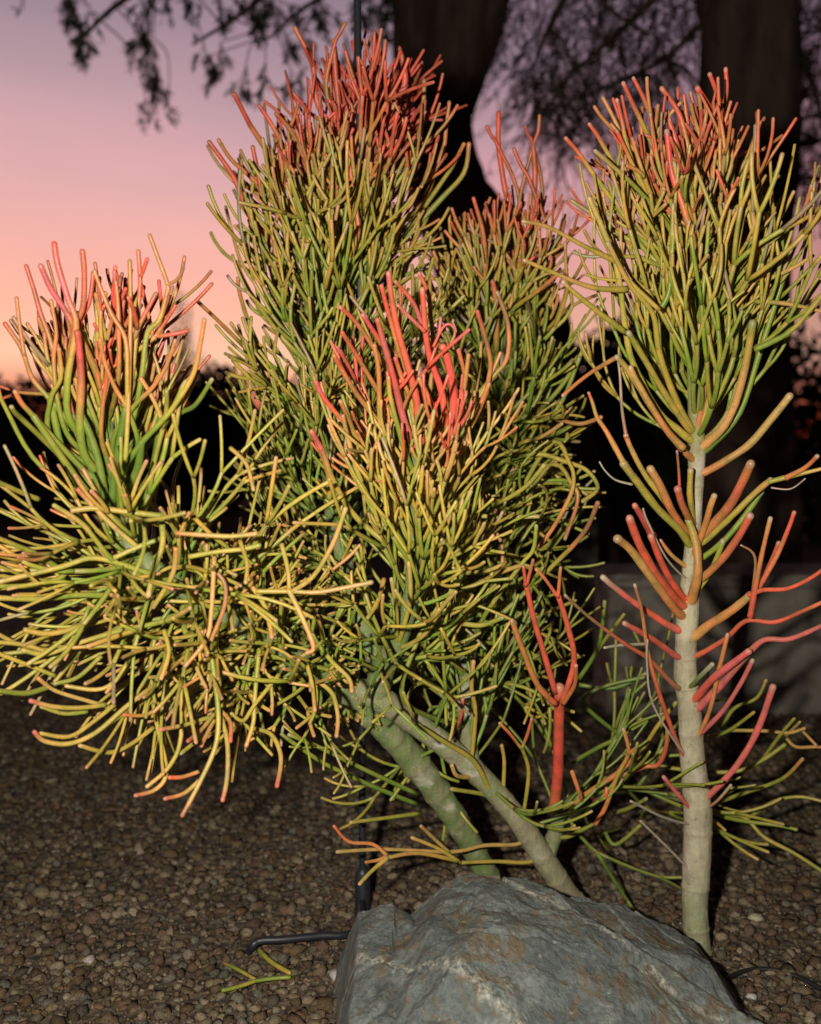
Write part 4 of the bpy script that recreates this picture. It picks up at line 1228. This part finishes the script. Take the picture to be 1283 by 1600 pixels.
def leaf(mb, p, d, L, w, col, rnd):
    d = d.normalized()
    s = d.cross(Vector((rnd.gauss(0, 1), rnd.gauss(0, 1), rnd.gauss(0, 1))))
    if s.length < 1e-4:
        s = d.orthogonal()
    s.normalize()
    i = len(mb.v)
    nrm = d.cross(s)
    mb.v += [tuple(p), tuple(p + d * L * 0.45 + s * w * 0.5 + nrm * w * .15), tuple(p + d * L - nrm * w * .2), tuple(p + d * L * 0.45 - s * w * 0.5 + nrm * w * .15)]
    mb.f.append((i, i + 1, i + 2, i + 3))
    mb.c += [(*col, 1)] * 4


def big_trunk(mb, pts, seed):
    ctrl = [P(x, y, d) for x, y, d, w in pts]
    rad = [w * d / FPX / 2 for x, y, d, w in pts]
    path = catmull(ctrl, 10)
    rr = []
    for i in range(len(path)):
        f = i / 10
        k = min(int(f), len(rad) - 2)
        rr.append(rad[k] + (rad[k + 1] - rad[k]) * (f - k))
    base = len(mb.v)
    tube(mb, path, rr, None, 28, False)
    for j in range(base, len(mb.v)):
        v = Vector(mb.v[j])
        q = Vector((v.x * 9, v.y * 9, v.z * 2.2 + seed))
        i = (j - base) // 28
        c = path[min(i, len(path) - 1)]
        n = (v - c)
        mb.v[j] = tuple(v + n * (0.16 * noise.noise(q * 1.2) + 0.08 * noise.noise(q * 3)))
    return path, rr


def hanging(mb, lv, p, rnd, L, lean, nleaf, leafL, leafw, r=0.0022, droop=1.0, colr=(0.045, 0.05, 0.028)):
    """a thin drooping branchlet with narrow leaves"""
    d = Vector((rnd.gauss(lean[0], 0.45), rnd.gauss(lean[1], 0.35), rnd.gauss(lean[2], 0.3))).normalized()
    pts = [p.copy()]
    q = p.copy()
    n = 6
    for i in range(n):
        d = (d + Vector((rnd.gauss(0, .16), rnd.gauss(0, .16), -0.16 * droop))).normalized()
        q = q + d * L / n
        pts.append(q.copy())
    tube(mb, pts, [r * (1 - 0.75 * i / n) for i in range(n + 1)], None, 4, False)
    for k in range(nleaf):
        t = rnd.uniform(0.15, 1.0) * n
        i = min(int(t), n - 1)
        c = pts[i].lerp(pts[i + 1], t - i)
        ld = (pts[i + 1] - pts[i]).normalized() + Vector((rnd.gauss(0, .7), rnd.gauss(0, .7), rnd.gauss(-.3, .5)))
        cc = tuple(x * rnd.uniform(.7, 1.3) for x in colr)
        leaf(lv, c, ld, leafL * rnd.uniform(.6, 1.3), leafw * rnd.uniform(.7, 1.3), cc, rnd)
    return pts


# tree with the leaning trunk and hanging leaf clusters
rnd = random.Random(4)
root = empty('tree', P(735, 1000, 4.6) * 1.0)
root.location.z = 0
tag(root, 'dark tree with a crooked leaning trunk, directly behind the tall head', 'tree')
mb = MB()
pa, ra = big_trunk(mb, [(880, 1040, 4.6, 230), (850, 800, 4.6, 195), (815, 560, 4.6, 165), (760, 420, 4.6, 150), (700, 300, 4.6, 118), (678, 200, 4.6, 112),
                        (690, 110, 4.6, 138), (703, 30, 4.6, 165), (715, -80, 4.6, 165), (700, -260, 4.6, 150), (650, -480, 4.6, 120)], 1.0)
mb.build('trunk', M_BARK, root)
br, lv = MB(), MB()
limbs = []
for s, w in [('690,-260 560,-230 420,-150 300,-70 180,10 130,60', 26), ('690,-200 600,-140 480,-60 380,20 300,70', 20), ('700,-120 640,-90 560,-40 480,10 420,60', 18),
             ('660,-470 500,-480 300,-380 120,-240 20,-120 -60,-20', 30), ('705,-150 800,-120 880,-60 960,20 1030,60', 20), ('690,-380 760,-420 900,-380 1040,-260', 30),
             ('420,-150 330,-110 250,-20 240,60', 10), ('300,-380 200,-260 120,-100 100,10', 12)]:
    pp = px_path(s)
    dd = rnd.uniform(-.5, .5)
    ctrl = [P(x, y, 4.6 + dd * i / (len(pp) - 1)) for i, (x, y) in enumerate(pp)]
    path = catmull(ctrl, 6)
    n = len(path)
    tube(br, path, [w * 4.6 / FPX / 2 * (1 - 0.85 * i / (n - 1)) for i in range(n)], None, 7, False)
    limbs.append(path)
# clusters that hang into the open sky at the left (x, y, spread x, spread y, branchlets, leaves each)
for x, y, sx, sy, nb, nl in [(110, 20, 30, 35, 9, 16), (135, 60, 18, 25, 6, 14), (130, 85, 10, 10, 3, 16), (215, 15, 25, 20, 4, 9), (222, 60, 16, 15, 6, 16), (235, 100, 26, 26, 8, 8),
                             (240, 130, 22, 20, 8, 15), (228, 180, 18, 10, 5, 7), (265, 165, 10, 25, 3, 6), (318, 85, 12, 8, 3, 12), (330, 120, 12, 20, 5, 13), (345, 100, 10, 20, 4, 10), (345, 30, 14, 25, 4, 12),
                             (400, 40, 14, 40, 8, 14), (385, 130, 14, 16, 5, 10), (415, 125, 14, 14, 4, 8), (445, 75, 12, 12, 4, 12), (455, 135, 14, 12, 6, 12), (470, 60, 12, 10, 4, 12),
                             (425, 20, 30, 20, 10, 10), (500, 30, 30, 25, 12, 10), (560, 20, 40, 25, 14, 10), (590, 70, 20, 40, 10, 10), (380, 5, 40, 12, 8, 10), (300, 0, 30, 10, 4, 8), (600, 0, 30, 30, 10, 10),
                             (540, 90, 20, 20, 6, 8), (480, 100, 25, 20, 6, 7)]:
    dd = rnd.uniform(4.2, 4.9)
    hub = P(x, y - sy - 14, dd)
    for k in range(nb):
        p = P(x + rnd.gauss(0, sx * .45), y - sy * 0.6 + rnd.gauss(0, sy * .45), dd + rnd.gauss(0, .06))
        pts = hanging(br, lv, p, rnd, 0.075, (0.1, 0, -0.6), int(nl * 2.0), 0.046, 0.0072, 0.0016)
        tube(br, catmull([hub, (hub + p) / 2 + Vector((0, 0, -.01)), p], 2), [.0022] * 5, None, 4, False)
    lim = min((q for l in limbs for q in l[len(l) // 3:]), key=lambda q: (q - hub).length)
    tube(br, catmull([lim, (lim + hub) / 2 + Vector((rnd.gauss(0, .03), 0, .03)), hub], 4), [.0040 * (1 - .05 * i) for i in range(9)], None, 5, False)
# upper crown above the view
for k in range(170):
    l = rnd.choice(limbs)
    q = l[rnd.randrange(len(l) // 3, len(l))]
    if q.z > P(600, -60, 4.6).z:
        hanging(br, lv, q, rnd, rnd.uniform(.15, .4), (0, 0, -.2), 26, 0.045, 0.011, 0.003)
br.build('branch', M_BARK, root)
lv.build('crown', M_LEAF, root, False)

# second tree: upright trunk, fine weeping branchlets
rnd = random.Random(9)
root = empty('tree', P(1180, 1000, 4.2) * 1.0)
root.location.z = 0
tag(root, 'dark tree with an upright straight trunk and fine weeping twigs, behind the round crown', 'tree')
mb = MB()
big_trunk(mb, [(1180, 1060, 4.2, 200), (1168, 900, 4.2, 165), (1162, 600, 4.2, 138), (1166, 350, 4.2, 138), (1170, 150, 4.2, 145), (1168, 0, 4.2, 148), (1165, -150, 4.2, 150), (1150, -420, 4.2, 120)], 7.0)
mb.build('trunk', M_BARK, root)
br, lv = MB(), MB()
limbs = []
for s, w, dd in [('1150,-200 1060,-220 960,-120 880,0 830,110', 34, .5), ('1165,-120 1080,-60 1000,20 900,110 840,160', 22, .3), ('1150,-330 1020,-380 880,-300 800,-150 770,-20', 30, .8),
                 ('1170,-60 1110,20 1040,90 960,130 870,170', 16, .5), ('1180,-150 1240,-120 1290,-20 1310,120 1320,260', 26, .3), ('1185,0 1240,60 1275,150 1300,280', 18, .3),
                 ('1160,-300 1260,-360 1400,-250 1480,-60', 30, .4), ('1140,-250 1050,-120 960,-20 930,60 900,200', 16, 1.0), ('1120,-240 1000,-250 840,-160 790,0 790,90', 14, 1.0)]:
    pp = px_path(s)
    ctrl = [P(x, y, 4.2 + dd * i / (len(pp) - 1)) for i, (x, y) in enumerate(pp)]
    path = catmull(ctrl, 8)
    n = len(path)
    tube(br, path, [w * 4.2 / FPX / 2 * (1 - 0.85 * i / (n - 1)) for i in range(n)], None, 7, False)
    limbs.append(path)
cnt = 0
for k in range(1500):
    l = rnd.choice(limbs)
    q = l[rnd.randrange(len(l) // 4, len(l))] + Vector((rnd.gauss(0, .10), rnd.gauss(0, .12), rnd.gauss(0, .07)))
    hanging(br, lv, q, rnd, rnd.uniform(.12, .34), (-.25, 0, -.45), rnd.choice((4, 6, 8)), 0.036, 0.0075, rnd.uniform(.0016, .0034), 0.7, (0.05, 0.045, 0.035))
for k in range(560):
    x = rnd.uniform(800, 1300)
    y = rnd.uniform(-40, 330) 
    if x < 820 and rnd.random() < .7 or (y > 230 and rnd.random() < .35):
        continue
    q = P(x, y, rnd.uniform(4.2, 4.9))
    lim = min((c for l in limbs for c in l[::4]), key=lambda c: (c - q).length)
    path = catmull([lim, lim.lerp(q, .5) + Vector((0, 0, .04)), q], 4)
    tube(br, path, [.0034 * (1 - .06 * i) for i in range(len(path))], None, 4, False)
    for j in range(2):
        hanging(br, lv, q, rnd, rnd.uniform(.1, .25), (-.25, 0, -.45), 4, 0.026, 0.0045, .0022, 0.7, (0.05, 0.045, 0.035))
br.build('branch', M_BARK, root)
lv.build('crown', M_LEAF, root, False)


def shrub(name, x, ytop, d, wpx, label, cat, seed, nleaf, col, L=0.05, w=0.02, group=None, dense=True):
    rnd = random.Random(seed)
    top = P(x, ytop, d)
    h = max(top.z, 0.3)
    rx = wpx * d / FPX / 2
    root = empty(name, (top.x, d, 0))
    tag(root, label, cat, group)
    st, lv = MB(), MB()
    lobes = []
    for k in range(9):
        a = rnd.uniform(0, 6.28)
        f = rnd.uniform(0, .75)
        lobes.append((Vector((top.x + rx * f * math.cos(a), d + rx * .6 * f * math.sin(a), h * rnd.uniform(.35, .8))), rnd.uniform(.28, .45) * rx, rnd.uniform(.18, .25) * h))
    lobes.append((Vector((top.x, d, h * .8)), rx * .4, h * .2))
    for c, r, hz in lobes:
        b = Vector((top.x + rnd.gauss(0, .05), d + rnd.gauss(0, .05), -.02))
        path = catmull([b, (b + c) / 2 + Vector((rnd.gauss(0, .08), 0, 0)), c], 4)
        tube(st, path, [.02 * (1 - .09 * i) for i in range(9)], None, 6, False)
    for k in range(nleaf):
        c, r, hz = rnd.choice(lobes)
        v = Vector((rnd.gauss(0, 1), rnd.gauss(0, 1), rnd.gauss(0, 1))).normalized() * rnd.uniform(.3, 1.05) ** .6
        p = c + Vector((v.x * r, v.y * r, v.z * hz * 1.2))
        if dense and rnd.random() < .45:
            p.z = rnd.uniform(0.02, p.z)
        p.z = max(p.z, .02)
        leaf(lv, p, Vector((rnd.gauss(0, 1), rnd.gauss(0, 1), rnd.gauss(.2, 1))), L * rnd.uniform(.6, 1.3), w * rnd.uniform(.7, 1.3), tuple(a * rnd.uniform(.6, 1.4) for a in col), rnd)
    st.build('stem', M_BARK, root)
    lv.build('foliage', M_LEAF, root, False)


GREENS = (0.030, 0.034, 0.018)
for i, (x, yt, d, w, lab) in enumerate([
        (-40, 592, 9.0, 260, 'dark shrub on the horizon left of the red-tipped left head'),
        (150, 640, 8.5, 300, 'low dark shrub behind the left head'),
        (340, 575, 9.5, 260, 'dark shrub in the gap between the left and tall heads'),
        (560, 560, 8.5, 330, 'dark shrub directly behind the tall centre head'),
        (820, 520, 7.0, 420, 'tall dark shrub behind the leaning tree trunk foot'),
        (1010, 500, 6.2, 380, 'tall dark shrub between the two tree trunks'),
        (1300, 470, 6.6, 360, 'tall dark shrub beside the upright tree trunk')]):
    shrub('shrub', x, yt, d, w, lab, 'shrub', 100 + i, 9000 if x < 1200 else 2600, GREENS, 0.085, 0.045, 'dark shrubs along the horizon')
rt = shrub('distant_tree', 285, 455, 42.0, 78, 'faint small tree far off against the sunset sky', 'tree', 55, 1300, (0.05, 0.03, 0.02), 0.16, 0.07, None, False)
